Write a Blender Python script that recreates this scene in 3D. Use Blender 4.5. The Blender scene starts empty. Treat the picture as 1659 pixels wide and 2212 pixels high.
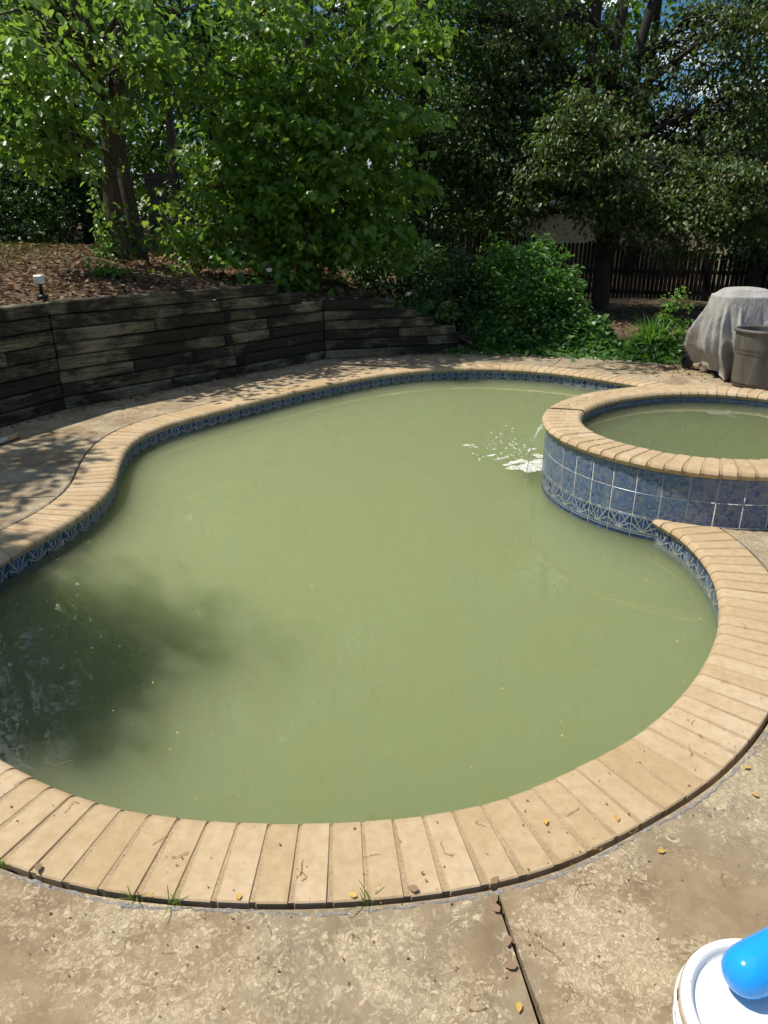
import bpy, bmesh, math, random
import numpy as np
from mathutils import Vector, Matrix
from mathutils.geometry import delaunay_2d_cdt

S = bpy.context.scene
COL = S.collection
random.seed(7)
RNG = np.random.default_rng(7)

# ------------------------------------------------------------------ camera
F_PX, PITCH, EYE = 1534.0, math.radians(21.9), 1.65
cam_d = bpy.data.cameras.new('camera')
cam = bpy.data.objects.new('camera', cam_d)
COL.objects.link(cam)
cam.location = (0, 0, EYE)
cam.rotation_euler = (math.pi / 2 - PITCH, 0, 0)
cam_d.sensor_fit = 'VERTICAL'
cam_d.sensor_height = 24
cam_d.lens = 24 * F_PX / 2212
cam_d.clip_end = 500
cam_d.clip_start = 0.05
S.camera = cam

# ------------------------------------------------------------------ light
TO_SUN = Vector((-0.50, 0.06, 1.0)).normalized()
SUN_EL = math.asin(TO_SUN.z)
SUN_AZ = math.atan2(TO_SUN.x, TO_SUN.y)           # from +Y towards +X
w = bpy.data.worlds.new('World')
S.world = w
w.use_nodes = True
nt = w.node_tree
sky = nt.nodes.new('ShaderNodeTexSky')
sky.sky_type = 'NISHITA'
sky.sun_disc = False
sky.sun_elevation = SUN_EL
sky.sun_rotation = SUN_AZ
sky.air_density = 1.0
sky.dust_density = 0.1
sky.ozone_density = 3.0
bg = nt.nodes['Background']
bg.inputs[1].default_value = 0.066
# scattered fair-weather cloud over the whole sky
wtc = nt.nodes.new('ShaderNodeTexCoord')
wsep = nt.nodes.new('ShaderNodeSeparateXYZ'); nt.links.new(wtc.outputs['Generated'], wsep.inputs[0])
wz = nt.nodes.new('ShaderNodeMath'); wz.operation = 'ADD'; wz.inputs[1].default_value = 0.18; nt.links.new(wsep.outputs[2], wz.inputs[0])
wmx = nt.nodes.new('ShaderNodeMath'); wmx.operation = 'MAXIMUM'; wmx.inputs[1].default_value = 0.05; nt.links.new(wz.outputs[0], wmx.inputs[0])
wdv = nt.nodes.new('ShaderNodeVectorMath'); wdv.operation = 'DIVIDE'; nt.links.new(wtc.outputs['Generated'], wdv.inputs[0]); nt.links.new(wmx.outputs[0], wdv.inputs[1])
wno = nt.nodes.new('ShaderNodeTexNoise'); wno.inputs['Scale'].default_value = 2.3; wno.inputs['Detail'].default_value = 7; wno.inputs['Roughness'].default_value = .58
wof = nt.nodes.new('ShaderNodeVectorMath'); wof.operation = 'ADD'; wof.inputs[1].default_value = (3.1, 1.7, 5.0); nt.links.new(wdv.outputs[0], wof.inputs[0]); nt.links.new(wof.outputs[0], wno.inputs['Vector'])
wrp = nt.nodes.new('ShaderNodeValToRGB'); wrp.color_ramp.elements[0].position = .53; wrp.color_ramp.elements[1].position = .68
nt.links.new(wno.outputs[0], wrp.inputs[0])
wmix = nt.nodes.new('ShaderNodeMix'); wmix.data_type = 'RGBA'
whs = nt.nodes.new('ShaderNodeHueSaturation'); whs.inputs['Saturation'].default_value = 1.3; whs.inputs['Value'].default_value = 1.15
nt.links.new(sky.outputs[0], whs.inputs['Color'])
nt.links.new(wrp.outputs[0], wmix.inputs[0]); nt.links.new(whs.outputs[0], wmix.inputs[6]); wmix.inputs[7].default_value = (21, 21.5, 22, 1)
nt.links.new(wmix.outputs[2], bg.inputs[0])
sun_d = bpy.data.lights.new('sun', 'SUN')
sun_d.energy = 5.0
sun_d.angle = math.radians(0.53)
sun_d.color = (1.0, 0.945, 0.85)
sun = bpy.data.objects.new('sun', sun_d)
COL.objects.link(sun)
sun.rotation_euler = TO_SUN.to_track_quat('Z', 'Y').to_euler()
sun.location = (-10, 2, 20)

S.view_settings.view_transform = 'Standard'
S.view_settings.look = 'None'
S.view_settings.exposure = 0.1
S.view_settings.gamma = 1.0
S.render.engine = 'CYCLES'
S.cycles.use_denoising = True
S.cycles.use_adaptive_sampling = True
S.cycles.adaptive_threshold = 0.025
S.cycles.adaptive_min_samples = 24
S.cycles.max_bounces = 8
S.cycles.diffuse_bounces = 3
S.cycles.glossy_bounces = 3
S.cycles.transmission_bounces = 4
S.cycles.transparent_max_bounces = 6
S.cycles.volume_bounces = 5
S.cycles.sample_clamp_indirect = 6.0
S.cycles.caustics_reflective = False
S.cycles.caustics_refractive = False

# ------------------------------------------------------------------ helpers
def tag(o, label=None, cat=None, group=None, kind=None):
    if label: o['label'] = label
    if cat: o['category'] = cat
    if group: o['group'] = group
    if kind: o['kind'] = kind
    return o

def link(name, me, mat=None, parent=None):
    o = bpy.data.objects.new(name, me)
    COL.objects.link(o)
    if mat is not None and me is not None and len(me.materials) == 0:
        me.materials.append(mat)
    if parent is not None: o.parent = parent
    return o

def empty(name, loc=(0, 0, 0)):
    o = bpy.data.objects.new(name, None)
    o.empty_display_size = 0.1
    o.location = loc
    COL.objects.link(o)
    return o

def pymesh(name, V, Fc, smooth=False):
    me = bpy.data.meshes.new(name)
    me.from_pydata([tuple(v) for v in V], [], Fc)
    me.update()
    if smooth:
        me.polygons.foreach_set('use_smooth', [True] * len(me.polygons))
    return me

def npmesh(name, V, Fq, smooth=False):
    """V (n,3), Fq (m,k) all faces with k corners"""
    me = bpy.data.meshes.new(name)
    V = np.ascontiguousarray(V, dtype=np.float32)
    Fq = np.ascontiguousarray(Fq, dtype=np.int32)
    m, k = Fq.shape
    me.vertices.add(len(V)); me.vertices.foreach_set('co', V.ravel())
    me.loops.add(m * k); me.loops.foreach_set('vertex_index', Fq.ravel())
    me.polygons.add(m)
    me.polygons.foreach_set('loop_start', np.arange(0, m * k, k, dtype=np.int32))
    me.polygons.foreach_set('loop_total', np.full(m, k, dtype=np.int32))
    if smooth: me.polygons.foreach_set('use_smooth', np.ones(m, dtype=bool))
    me.update(calc_edges=True)
    return me

def bm_mesh(name, bm, smooth=False):
    me = bpy.data.meshes.new(name)
    bm.normal_update()
    bm.to_mesh(me); bm.free()
    if smooth: me.polygons.foreach_set('use_smooth', [True] * len(me.polygons))
    return me

def box_bm(bm, c, s, rot=None, bev=0.0):
    r = bmesh.ops.create_cube(bm, size=1.0)
    vs = r['verts']
    bmesh.ops.scale(bm, vec=s, verts=vs)
    if bev > 0:
        es = list({e for v in vs for e in v.link_edges})
        rr = bmesh.ops.bevel(bm, geom=es, offset=bev, segments=1, affect='EDGES', profile=0.5)
        vs = rr['verts']
    if rot is not None: bmesh.ops.rotate(bm, cent=(0, 0, 0), matrix=rot, verts=vs)
    bmesh.ops.translate(bm, vec=c, verts=vs)
    return vs

def box_mesh(name, s, bev=0.0, c=(0, 0, 0)):
    bm = bmesh.new(); box_bm(bm, c, s, None, bev)
    return bm_mesh(name, bm)

def tube_vf(pts, rad, sides=8, cap=True, jit=0.0, rng=None, off=0):
    V, Fc = [], []
    n = len(pts)
    P = [Vector(p) for p in pts]
    ref = Vector((1, 0, 0))
    for i in range(n):
        d = (P[min(i + 1, n - 1)] - P[max(i - 1, 0)]).normalized()
        if abs(d.dot(ref)) > 0.95: ref = Vector((0, 1, 0))
        u = (ref - d * ref.dot(d)).normalized(); ref = u
        v = d.cross(u)
        for k in range(sides):
            a = 2 * math.pi * k / sides
            rr = rad[i] * (1 + (jit * (rng.random() - .5) if rng is not None else 0))
            V.append(P[i] + (u * math.cos(a) + v * math.sin(a)) * rr)
    for i in range(n - 1):
        for k in range(sides):
            a = off + i * sides + k; b = off + i * sides + (k + 1) % sides
            Fc.append((a, b, b + sides, a + sides))
    if cap:
        Fc.append(tuple(off + k for k in reversed(range(sides))))
        Fc.append(tuple(off + (n - 1) * sides + k for k in range(sides)))
    return V, Fc

def tubes_mesh(name, lst, sides=8, jit=0.0, rng=None):
    V, Fc = [], []
    for pts, rad in lst:
        v, f = tube_vf(pts, rad, sides, True, jit, rng, len(V))
        V += v; Fc += f
    return pymesh(name, V, Fc, True)

def lathe_mesh(name, prof, seg=32, smooth=True, close=False):
    V, Fc = [], []
    for r, z in prof:
        for k in range(seg):
            a = 2 * math.pi * k / seg
            V.append((r * math.cos(a), r * math.sin(a), z))
    n = len(prof)
    for i in range(n - 1):
        for k in range(seg):
            a = i * seg + k; b = i * seg + (k + 1) % seg
            Fc.append((a, b, b + seg, a + seg))
    if close:
        Fc.append(tuple(reversed(range(seg)))); Fc.append(tuple((n - 1) * seg + k for k in range(seg)))
    return pymesh(name, V, Fc, smooth)

def at(vx, vy, Y):
    """world point seen at layout position (vx,vy) of a 1659x2212 sheet, at distance Y ahead"""
    x = (vx - 829.5) / F_PX; y = -(vy - 1106) / F_PX
    d = Vector((x, math.cos(PITCH) + y * math.sin(PITCH), -math.sin(PITCH) + y * math.cos(PITCH)))
    t = Y / d.y
    return Vector((d.x * t, Y, EYE + d.z * t))

def catmull(P, n_per=12, closed=False):
    P = [np.array(p, float) for p in P]; out = []
    N = len(P); rng = range(N if closed else N - 1)
    for i in rng:
        if closed: a, b, c, d = P[(i - 1) % N], P[i], P[(i + 1) % N], P[(i + 2) % N]
        else: a, b, c, d = P[max(i - 1, 0)], P[i], P[i + 1], P[min(i + 2, N - 1)]
        for k in range(n_per):
            t = k / n_per
            out.append(0.5 * ((2 * b) + (c - a) * t + (2 * a - 5 * b + 4 * c - d) * t * t + (3 * b - a - 3 * c + d) * t ** 3))
    if not closed: out.append(P[-1])
    return np.array(out)

def resample(C, step, closed=False):
    if closed: C = np.vstack([C, C[:1]])
    L = np.r_[0, np.cumsum(np.linalg.norm(np.diff(C, axis=0), axis=1))]
    n = max(2, int(round(L[-1] / step)))
    s = np.linspace(0, L[-1], n + 1)
    o = np.stack([np.interp(s, L, C[:, k]) for k in range(C.shape[1])], 1)
    return o[:-1] if closed else o

# ------------------------------------------------------------------ materials
def new_mat(name):
    m = bpy.data.materials.new(name); m.use_nodes = True
    n = m.node_tree; b = n.nodes['Principled BSDF']
    return m, n, b

def N(n, t, **k):
    x = n.nodes.new('ShaderNode' + t)
    for a, v in k.items(): setattr(x, a, v)
    return x

def ramp(n, fac, stops, interp='LINEAR'):
    r = N(n, 'ValToRGB'); r.color_ramp.interpolation = interp
    e = r.color_ramp.elements
    while len(e) > 1: e.remove(e[-1])
    for i, (p, c) in enumerate(stops):
        x = e[0] if i == 0 else e.new(p)
        x.position = p; x.color = (*c, 1) if len(c) == 3 else c
    n.links.new(fac, r.inputs[0]); return r.outputs[0]

def noise(n, vec, scale, detail=4, rough=0.6, dist=0.0):
    t = N(n, 'TexNoise'); t.inputs['Scale'].default_value = scale
    t.inputs['Detail'].default_value = detail; t.inputs['Roughness'].default_value = rough
    t.inputs['Distortion'].default_value = dist
    if vec is not None: n.links.new(vec, t.inputs['Vector'])
    return t.outputs[0]

def mix(n, fac, a, b, mode='MIX'):
    m = N(n, 'Mix', data_type='RGBA', blend_type=mode)
    for sock, v in ((m.inputs[0], fac), (m.inputs[6], a), (m.inputs[7], b)):
        if isinstance(v, (int, float)): sock.default_value = v
        elif isinstance(v, tuple): sock.default_value = (*v, 1)
        else: n.links.new(v, sock)
    return m.outputs[2]

def math_(n, op, a, b=None, c=None):
    m = N(n, 'Math', operation=op)
    for i, v in enumerate((a, b, c)):
        if v is None: continue
        if isinstance(v, (int, float)): m.inputs[i].default_value = v
        else: n.links.new(v, m.inputs[i])
    return m.outputs[0]

def bump(n, h, strength, dist=0.01):
    b = N(n, 'Bump'); b.inputs['Strength'].default_value = strength
    b.inputs['Distance'].default_value = dist
    n.links.new(h, b.inputs['Height']); return b.outputs[0]

def coords(n, kind='Object', rand=False, scale=None):
    tc = N(n, 'TexCoord'); v = tc.outputs[kind]
    if rand:
        oi = N(n, 'ObjectInfo')
        a = N(n, 'VectorMath', operation='ADD')
        sc = N(n, 'VectorMath', operation='SCALE')
        cm = N(n, 'CombineXYZ')
        n.links.new(oi.outputs['Random'], cm.inputs[0])
        n.links.new(math_(n, 'MULTIPLY', oi.outputs['Random'], 7.3), cm.inputs[1])
        n.links.new(math_(n, 'MULTIPLY', oi.outputs['Random'], 3.1), cm.inputs[2])
        n.links.new(cm.outputs[0], sc.inputs[0]); sc.inputs['Scale'].default_value = 37.0
        n.links.new(v, a.inputs[0]); n.links.new(sc.outputs[0], a.inputs[1]); v = a.outputs[0]
    if scale is not None:
        mp = N(n, 'Mapping'); mp.inputs['Scale'].default_value = scale
        n.links.new(v, mp.inputs[0]); v = mp.outputs[0]
    return v

def plain(name, col, rough=0.6, nscale=20, var=0.25, bstr=0.15, bdist=0.004, spec=0.4):
    m, n, b = new_mat(name)
    v = coords(n, 'Object', True)
    f = noise(n, v, nscale, 5)
    c0 = tuple(x * (1 - var) for x in col); c1 = tuple(min(1, x * (1 + var)) for x in col)
    n.links.new(ramp(n, f, [(0.3, c0), (0.7, c1)]), b.inputs['Base Color'])
    b.inputs['Roughness'].default_value = rough
    b.inputs['Specular IOR Level'].default_value = spec
    if bstr: n.links.new(bump(n, noise(n, v, nscale * 4, 4), bstr, bdist), b.inputs['Normal'])
    return m

def mat_brick():
    m, n, b = new_mat('sandstone_brick')
    v = coords(n, 'Object', False)
    oi = N(n, 'ObjectInfo')
    big = noise(n, v, 1.7, 5, 0.6)
    fine = noise(n, v, 26, 6, 0.65)
    base = ramp(n, fine, [(0.28, (.42, .30, .175)), (0.5, (.49, .365, .22)), (0.72, (.545, .42, .265))])
    hs = N(n, 'HueSaturation')
    n.links.new(base, hs.inputs['Color'])
    n.links.new(math_(n, 'MULTIPLY_ADD', oi.outputs['Random'], 0.15, 0.91), hs.inputs['Value'])
    n.links.new(math_(n, 'MULTIPLY_ADD', oi.outputs['Random'], -0.12, 1.04), hs.inputs['Saturation'])
    c = mix(n, ramp(n, big, [(0.42, (0, 0, 0)), (0.66, (.5, .5, .5))]), hs.outputs[0], (.38, .26, .13))
    sp = noise(n, v, 55, 3, 0.5)
    c = mix(n, ramp(n, sp, [(0.68, (0, 0, 0)), (0.76, (.4, .4, .4))]), c, (.27, .18, .10))
    st = noise(n, v, 6.5, 4, 0.55)
    c = mix(n, ramp(n, st, [(0.64, (0, 0, 0)), (0.72, (.5, .5, .5))]), c, (.31, .215, .12))
    n.links.new(c, b.inputs['Base Color'])
    b.inputs['Roughness'].default_value = 0.75
    b.inputs['Specular IOR Level'].default_value = 0.25
    h = math_(n, 'ADD', noise(n, v, 60, 5, 0.65), math_(n, 'MULTIPLY', noise(n, v, 9, 3), 0.8))
    n.links.new(bump(n, h, 0.35, 0.004), b.inputs['Normal'])
    return m

def mat_mortar():
    m, n, b = new_mat('sandy_mortar')
    v = coords(n)
    c = ramp(n, noise(n, v, 160, 4, .7), [(0.3, (.34, .235, .125)), (0.5, (.46, .335, .195)), (0.7, (.58, .45, .28))])
    c = mix(n, ramp(n, noise(n, v, 3, 4), [(.4, (0, 0, 0)), (.65, (.45, .45, .45))]), c, (.22, .15, .085))
    n.links.new(c, b.inputs['Base Color']); b.inputs['Roughness'].default_value = 0.95
    n.links.new(bump(n, noise(n, v, 220, 4, .7), 0.8, 0.006), b.inputs['Normal'])
    return m

def mat_deck():
    m, n, b = new_mat('stained_concrete')
    v = coords(n)
    big = noise(n, v, 1.3, 6, 0.6, 0.6)
    mid = noise(n, v, 6.0, 6, 0.62)
    base = ramp(n, mid, [(0.28, (.18, .13, .074)), (0.48, (.26, .193, .115)), (0.6, (.315, .24, .148)), (0.78, (.25, .205, .138))])
    grey = ramp(n, noise(n, v, 14, 6, .65), [(0.3, (.21, .172, .118)), (0.7, (.34, .285, .205))])
    c = mix(n, ramp(n, big, [(0.46, (0, 0, 0)), (0.6, (.8, .8, .8))]), base, grey)
    # flaky cream patches made of small cells
    dv = N(n, 'VectorMath', operation='ADD'); dn = N(n, 'TexNoise'); dn.inputs['Scale'].default_value = 30
    n.links.new(v, dn.inputs['Vector'])
    ds = N(n, 'VectorMath', operation='SCALE'); ds.inputs['Scale'].default_value = 0.045
    n.links.new(dn.outputs['Color'], ds.inputs[0]); n.links.new(v, dv.inputs[0]); n.links.new(ds.outputs[0], dv.inputs[1])
    vo = N(n, 'TexVoronoi'); vo.inputs['Scale'].default_value = 95; n.links.new(dv.outputs[0], vo.inputs['Vector'])
    ve = N(n, 'TexVoronoi', feature='DISTANCE_TO_EDGE'); ve.inputs['Scale'].default_value = 95; n.links.new(dv.outputs[0], ve.inputs['Vector'])
    sx = N(n, 'SeparateXYZ'); n.links.new(vo.outputs['Color'], sx.inputs[0])
    region = noise(n, v, 2.6, 7, 0.68, 0.3)
    near = noise(n, v, 11, 5, 0.6)
    t = math_(n, 'ADD', math_(n, 'MULTIPLY', region, 2.5), math_(n, 'MULTIPLY', near, 0.9))
    t = math_(n, 'ADD', t, math_(n, 'MULTIPLY', sx.outputs[0], 0.42))
    patch = ramp(n, t, [(0.0, (0, 0, 0)), (0.5, (0, 0, 0)), (0.52, (0, 0, 0)), (1.0, (1, 1, 1))])
    pm = math_(n, 'MULTIPLY', math_(n, 'SUBTRACT', t, 1.42), 5.5)
    pm = N(n, 'Clamp'); n.links.new(math_(n, 'MULTIPLY', math_(n, 'SUBTRACT', t, 1.83), 3.0), pm.inputs[0])
    edge = ramp(n, ve.outputs['Distance'], [(0.0, (0, 0, 0)), (0.09, (1, 1, 1))])
    pf = math_(n, 'MULTIPLY', pm.outputs[0], math_(n, 'MULTIPLY_ADD', edge, 0.6, 0.3))
    cream = mix(n, sx.outputs[1], (.42, .335, .205), (.57, .475, .32))
    c = mix(n, pf, c, cream)
    spk = noise(n, v, 90, 3, .6)
    c = mix(n, ramp(n, spk, [(0.64, (0, 0, 0)), (0.75, (.6, .6, .6))]), c, (.09, .065, .04))
    br = noise(n, v, 17, 5, .6, .5)
    c = mix(n, ramp(n, br, [(0.62, (0, 0, 0)), (0.72, (.4, .4, .4))]), c, (.27, .165, .07))
    vc = N(n, 'TexVoronoi', feature='DISTANCE_TO_EDGE'); vc.inputs['Scale'].default_value = 34; n.links.new(dv.outputs[0], vc.inputs['Vector'])
    ck = math_(n, 'MULTIPLY', ramp(n, vc.outputs['Distance'], [(0.0, (1, 1, 1)), (0.05, (0, 0, 0))]), ramp(n, noise(n, v, 5, 4, .6), [(.45, (0, 0, 0)), (.65, (.35, .35, .35))]))
    c = mix(n, ck, c, (.085, .062, .04))
    n.links.new(c, b.inputs['Base Color'])
    b.inputs['Roughness'].default_value = 0.85
    b.inputs['Specular IOR Level'].default_value = 0.25
    h = math_(n, 'ADD', math_(n, 'MULTIPLY', pf, 0.8), math_(n, 'MULTIPLY', noise(n, v, 130, 5, .7), 0.7))
    h = math_(n, 'ADD', h, math_(n, 'MULTIPLY', noise(n, v, 25, 4), 0.9))
    n.links.new(bump(n, h, 0.55, 0.005), b.inputs['Normal'])
    return m

def mat_water(name, albedo, density, aniso=0.2, ior=1.46, spill=None):
    """clear rippled surface over a turbid, light-scattering body of water"""
    m, n, b = new_mat(name)
    n.nodes.remove(b)
    out = n.nodes['Material Output']
    v = coords(n)
    h = math_(n, 'ADD', noise(n, v, 2.6, 2, .5, .4), math_(n, 'MULTIPLY', noise(n, v, 11, 2, .5), 0.14))
    if spill is not None:                  # rings spreading from where the spa spills in
        dd = N(n, 'VectorMath', operation='DISTANCE'); n.links.new(v, dd.inputs[0]); dd.inputs[1].default_value = spill
        dist = math_(n, 'ADD', dd.outputs['Value'], math_(n, 'MULTIPLY', noise(n, v, 5, 2), .12))
        ring = math_(n, 'MULTIPLY', math_(n, 'SINE', math_(n, 'MULTIPLY', dist, 62)), math_(n, 'POWER', 2.718, math_(n, 'MULTIPLY', dd.outputs['Value'], -2.2)))
        h = math_(n, 'ADD', h, math_(n, 'MULTIPLY', ring, .16))
    nm = bump(n, h, 0.085, 0.03)
    fr = N(n, 'Fresnel'); fr.inputs['IOR'].default_value = ior; n.links.new(nm, fr.inputs['Normal'])
    gl = N(n, 'BsdfGlossy'); gl.inputs['Roughness'].default_value = 0.012; n.links.new(nm, gl.inputs['Normal'])
    tr = N(n, 'BsdfTransparent')
    ms = N(n, 'MixShader'); n.links.new(fr.outputs[0], ms.inputs[0]); n.links.new(tr.outputs[0], ms.inputs[1]); n.links.new(gl.outputs[0], ms.inputs[2])
    n.links.new(ms.outputs[0], out.inputs['Surface'])
    vs = N(n, 'VolumeScatter'); va = N(n, 'VolumeAbsorption'); ad = N(n, 'AddShader')
    vs.inputs['Color'].default_value = (1, 1, 1, 1)
    # scattering = density * albedo, absorption = density * (1 - albedo)
    vs.inputs['Color'].default_value = (*albedo, 1); vs.inputs['Density'].default_value = density; vs.inputs['Anisotropy'].default_value = aniso
    va.inputs['Color'].default_value = (*albedo, 1); va.inputs['Density'].default_value = density
    n.links.new(vs.outputs[0], ad.inputs[0]); n.links.new(va.outputs[0], ad.inputs[1])
    n.links.new(ad.outputs[0], out.inputs['Volume'])
    return m

def mat_leaf(name, cols, trans, rough=0.42, spec=0.5, tw=0.42):
    m, n, b = new_mat(name)
    g = N(n, 'NewGeometry')
    r = g.outputs['Random Per Island']
    k = len(cols)
    c = ramp(n, r, [(i / max(1, k - 1), x) for i, x in enumerate(cols)])
    n.links.new(c, b.inputs['Base Color'])
    b.inputs['Roughness'].default_value = rough
    b.inputs['Specular IOR Level'].default_value = spec
    t = N(n, 'BsdfTranslucent')
    tc = mix(n, 0.5, c, trans, 'MIX')
    n.links.new(tc, t.inputs[0])
    ms = N(n, 'MixShader'); ms.inputs[0].default_value = tw
    n.links.new(b.outputs[0], ms.inputs[1]); n.links.new(t.outputs[0], ms.inputs[2])
    n.links.new(ms.outputs[0], n.nodes['Material Output'].inputs[0])
    return m

def mat_bark(name, a, c, sc=6):
    m, n, b = new_mat(name)
    v = coords(n, 'Object', False, (sc, sc, sc * .16))
    f = noise(n, v, 4, 6, .7, .8)
    n.links.new(ramp(n, f, [(.3, a), (.7, c)]), b.inputs['Base Color'])
    b.inputs['Roughness'].default_value = 0.9
    n.links.new(bump(n, f, 0.9, 0.03), b.inputs['Normal'])
    return m

def mat_timber():
    m, n, b = new_mat('weathered_timber')
    vr = coords(n, 'Object', True)
    mp = N(n, 'Mapping'); mp.inputs['Scale'].default_value = (0.09, 1, 1.3); n.links.new(vr, mp.inputs[0])
    grain = noise(n, mp.outputs[0], 34, 6, .7, 1.2)
    mp2 = N(n, 'Mapping'); mp2.inputs['Scale'].default_value = (.38, 1, .6); n.links.new(vr, mp2.inputs[0])
    stain = noise(n, mp2.outputs[0], 3.0, 6, .65, .3)
    oi = N(n, 'ObjectInfo')
    light = ramp(n, grain, [(.3, (.07, .062, .038)), (.5, (.185, .165, .105)), (.7, (.31, .28, .185))])
    dark = ramp(n, grain, [(.3, (.015, .013, .010)), (.7, (.05, .043, .03))])
    f = math_(n, 'ADD', stain, math_(n, 'MULTIPLY', math_(n, 'SUBTRACT', oi.outputs['Random'], .5), .06))
    f = math_(n, 'ADD', f, math_(n, 'MULTIPLY', math_(n, 'SUBTRACT', grain, .5), .18))
    c = mix(n, ramp(n, f, [(.46, (0, 0, 0)), (.62, (1, 1, 1))]), dark, light)
    moss = noise(n, vr, 16, 6, .7)
    c = mix(n, ramp(n, moss, [(.68, (0, 0, 0)), (.74, (.5, .5, .5))]), c, (.10, .085, .02))
    n.links.new(c, b.inputs['Base Color']); b.inputs['Roughness'].default_value = .9
    b.inputs['Specular IOR Level'].default_value = .2
    n.links.new(bump(n, grain, 0.6, 0.012), b.inputs['Normal'])
    return m

def mat_marble_tile():
    m, n, b = new_mat('blue_marbled_tile')
    v = coords(n, 'Object', True)
    f = noise(n, v, 17, 7, .7, 2.6)
    g = noise(n, v, 26, 6, .72, 2.4)
    c = ramp(n, f, [(.25, (.012, .026, .06)), (.40, (.04, .075, .16)), (.48, (.085, .14, .28)), (.55, (.13, .185, .27)), (.60, (.25, .225, .145)), (.65, (.11, .13, .16)), (.8, (.22, .26, .29))])
    c = mix(n, ramp(n, g, [(.55, (0, 0, 0)), (.61, (.6, .6, .6))]), c, (.20, .175, .10))
    c = mix(n, ramp(n, g, [(.3, (.6, .6, .6)), (.36, (0, 0, 0))]), c, (.02, .04, .09))
    lime = noise(n, coords(n, 'Object', True, (1, 1, .35)), 9, 5, .6)
    c = mix(n, ramp(n, lime, [(.63, (0, 0, 0)), (.75, (.55, .55, .55))]), c, (.55, .56, .55))
    n.links.new(c, b.inputs['Base Color'])
    b.inputs['Roughness'].default_value = .28
    n.links.new(bump(n, f, .12, .003), b.inputs['Normal'])
    return m

def mat_deco_tile():
    """dark blue tile with pale relief lines: twin horizontals and a fan of rays"""
    m, n, b = new_mat('patterned_blue_tile')
    uv = coords(n, 'UV')
    s = N(n, 'SeparateXYZ'); n.links.new(uv, s.inputs[0])
    x, y = s.outputs[0], s.outputs[1]
    def line(d, wdt):
        return math_(n, 'LESS_THAN', math_(n, 'ABSOLUTE', d), wdt)
    ax = math_(n, 'ABSOLUTE', math_(n, 'SUBTRACT', x, .5))
    L = [line(math_(n, 'SUBTRACT', y, .93), .022), line(math_(n, 'SUBTRACT', y, .30), .022), line(math_(n, 'SUBTRACT', y, .20), .02)]
    up = math_(n, 'GREATER_THAN', y, .30)
    for k, o in ((1.55, .30), (0.62, .30)):
        d = math_(n, 'SUBTRACT', math_(n, 'SUBTRACT', y, o), math_(n, 'MULTIPLY', ax, k))
        L.append(math_(n, 'MULTIPLY', up, line(d, .05 if k > 1 else .032)))
    L.append(math_(n, 'MULTIPLY', up, line(ax, .018)))
    d2 = math_(n, 'SUBTRACT', math_(n, 'ADD', math_(n, 'MULTIPLY', ax, 1.6), y), 1.05)
    L.append(math_(n, 'MULTIPLY', up, line(d2, .03)))
    t = L[0]
    for q in L[1:]: t = math_(n, 'MAXIMUM', t, q)
    v = coords(n, 'Object', True)
    f = noise(n, v, 15, 6, .65, 1.5)
    base = ramp(n, f, [(.3, (.008, .014, .035)), (.5, (.018, .045, .14)), (.62, (.05, .12, .28)), (.75, (.16, .2, .22))])
    wear = noise(n, v, 22, 4, .6)
    lc = mix(n, wear, (.22, .24, .20), (.52, .54, .5))
    fac = math_(n, 'MULTIPLY', t, .85)
    c = mix(n, fac, base, lc)
    crust = noise(n, v, 8, 6, .65)
    c = mix(n, ramp(n, crust, [(.62, (0, 0, 0)), (.68, (.75, .75, .75))]), c, (.5, .49, .43))
    n.links.new(c, b.inputs['Base Color']); b.inputs['Roughness'].default_value = .35
    n.links.new(bump(n, t, .35, .004), b.inputs['Normal'])
    return m

def mat_litter():
    m, n, b = new_mat('leaf_litter_soil')
    v = coords(n)
    f = noise(n, v, 7, 7, .7)
    c = ramp(n, f, [(.3, (.045, .026, .014)), (.5, (.10, .062, .034)), (.65, (.17, .11, .065)), (.8, (.09, .05, .025))])
    sp = noise(n, v, 45, 4, .7)
    c = mix(n, ramp(n, sp, [(.55, (0, 0, 0)), (.7, (.7, .7, .7))]), c, (.26, .18, .11))
    gr = noise(n, v, .8, 4, .6)
    c = mix(n, ramp(n, gr, [(.56, (0, 0, 0)), (.68, (.6, .6, .6))]), c, (.07, .10, .025))
    n.links.new(c, b.inputs['Base Color']); b.inputs['Roughness'].default_value = .95
    n.links.new(bump(n, math_(n, 'ADD', f, sp), .8, .03), b.inputs['Normal'])
    return m

def mat_cloth():
    m, n, b = new_mat('grey_cover_cloth')
    v = coords(n)
    f = noise(n, v, 5, 6, .6)
    c = ramp(n, f, [(.3, (.30, .285, .26)), (.7, (.44, .425, .40))])
    sp = noise(n, v, 42, 3, .6)
    c = mix(n, ramp(n, sp, [(.70, (0, 0, 0)), (.76, (.5, .5, .5))]), c, (.16, .14, .11))
    sg = N(n, 'SeparateXYZ'); n.links.new(v, sg.inputs[0])
    dirt = noise(n, coords(n, 'Object', False, (1, 1, .4)), 8, 5, .6)
    c = mix(n, ramp(n, dirt, [(.52, (0, 0, 0)), (.75, (.45, .45, .45))]), c, (.20, .175, .14))
    n.links.new(c, b.inputs['Base Color']); b.inputs['Roughness'].default_value = .8
    wr = math_(n, 'ADD', noise(n, coords(n, 'Object', False, (1, 1, .35)), 11, 5, .6, 1.2), math_(n, 'MULTIPLY', noise(n, v, 40, 4), .15))
    n.links.new(bump(n, wr, .7, .03), b.inputs['Normal'])
    return m

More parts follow.
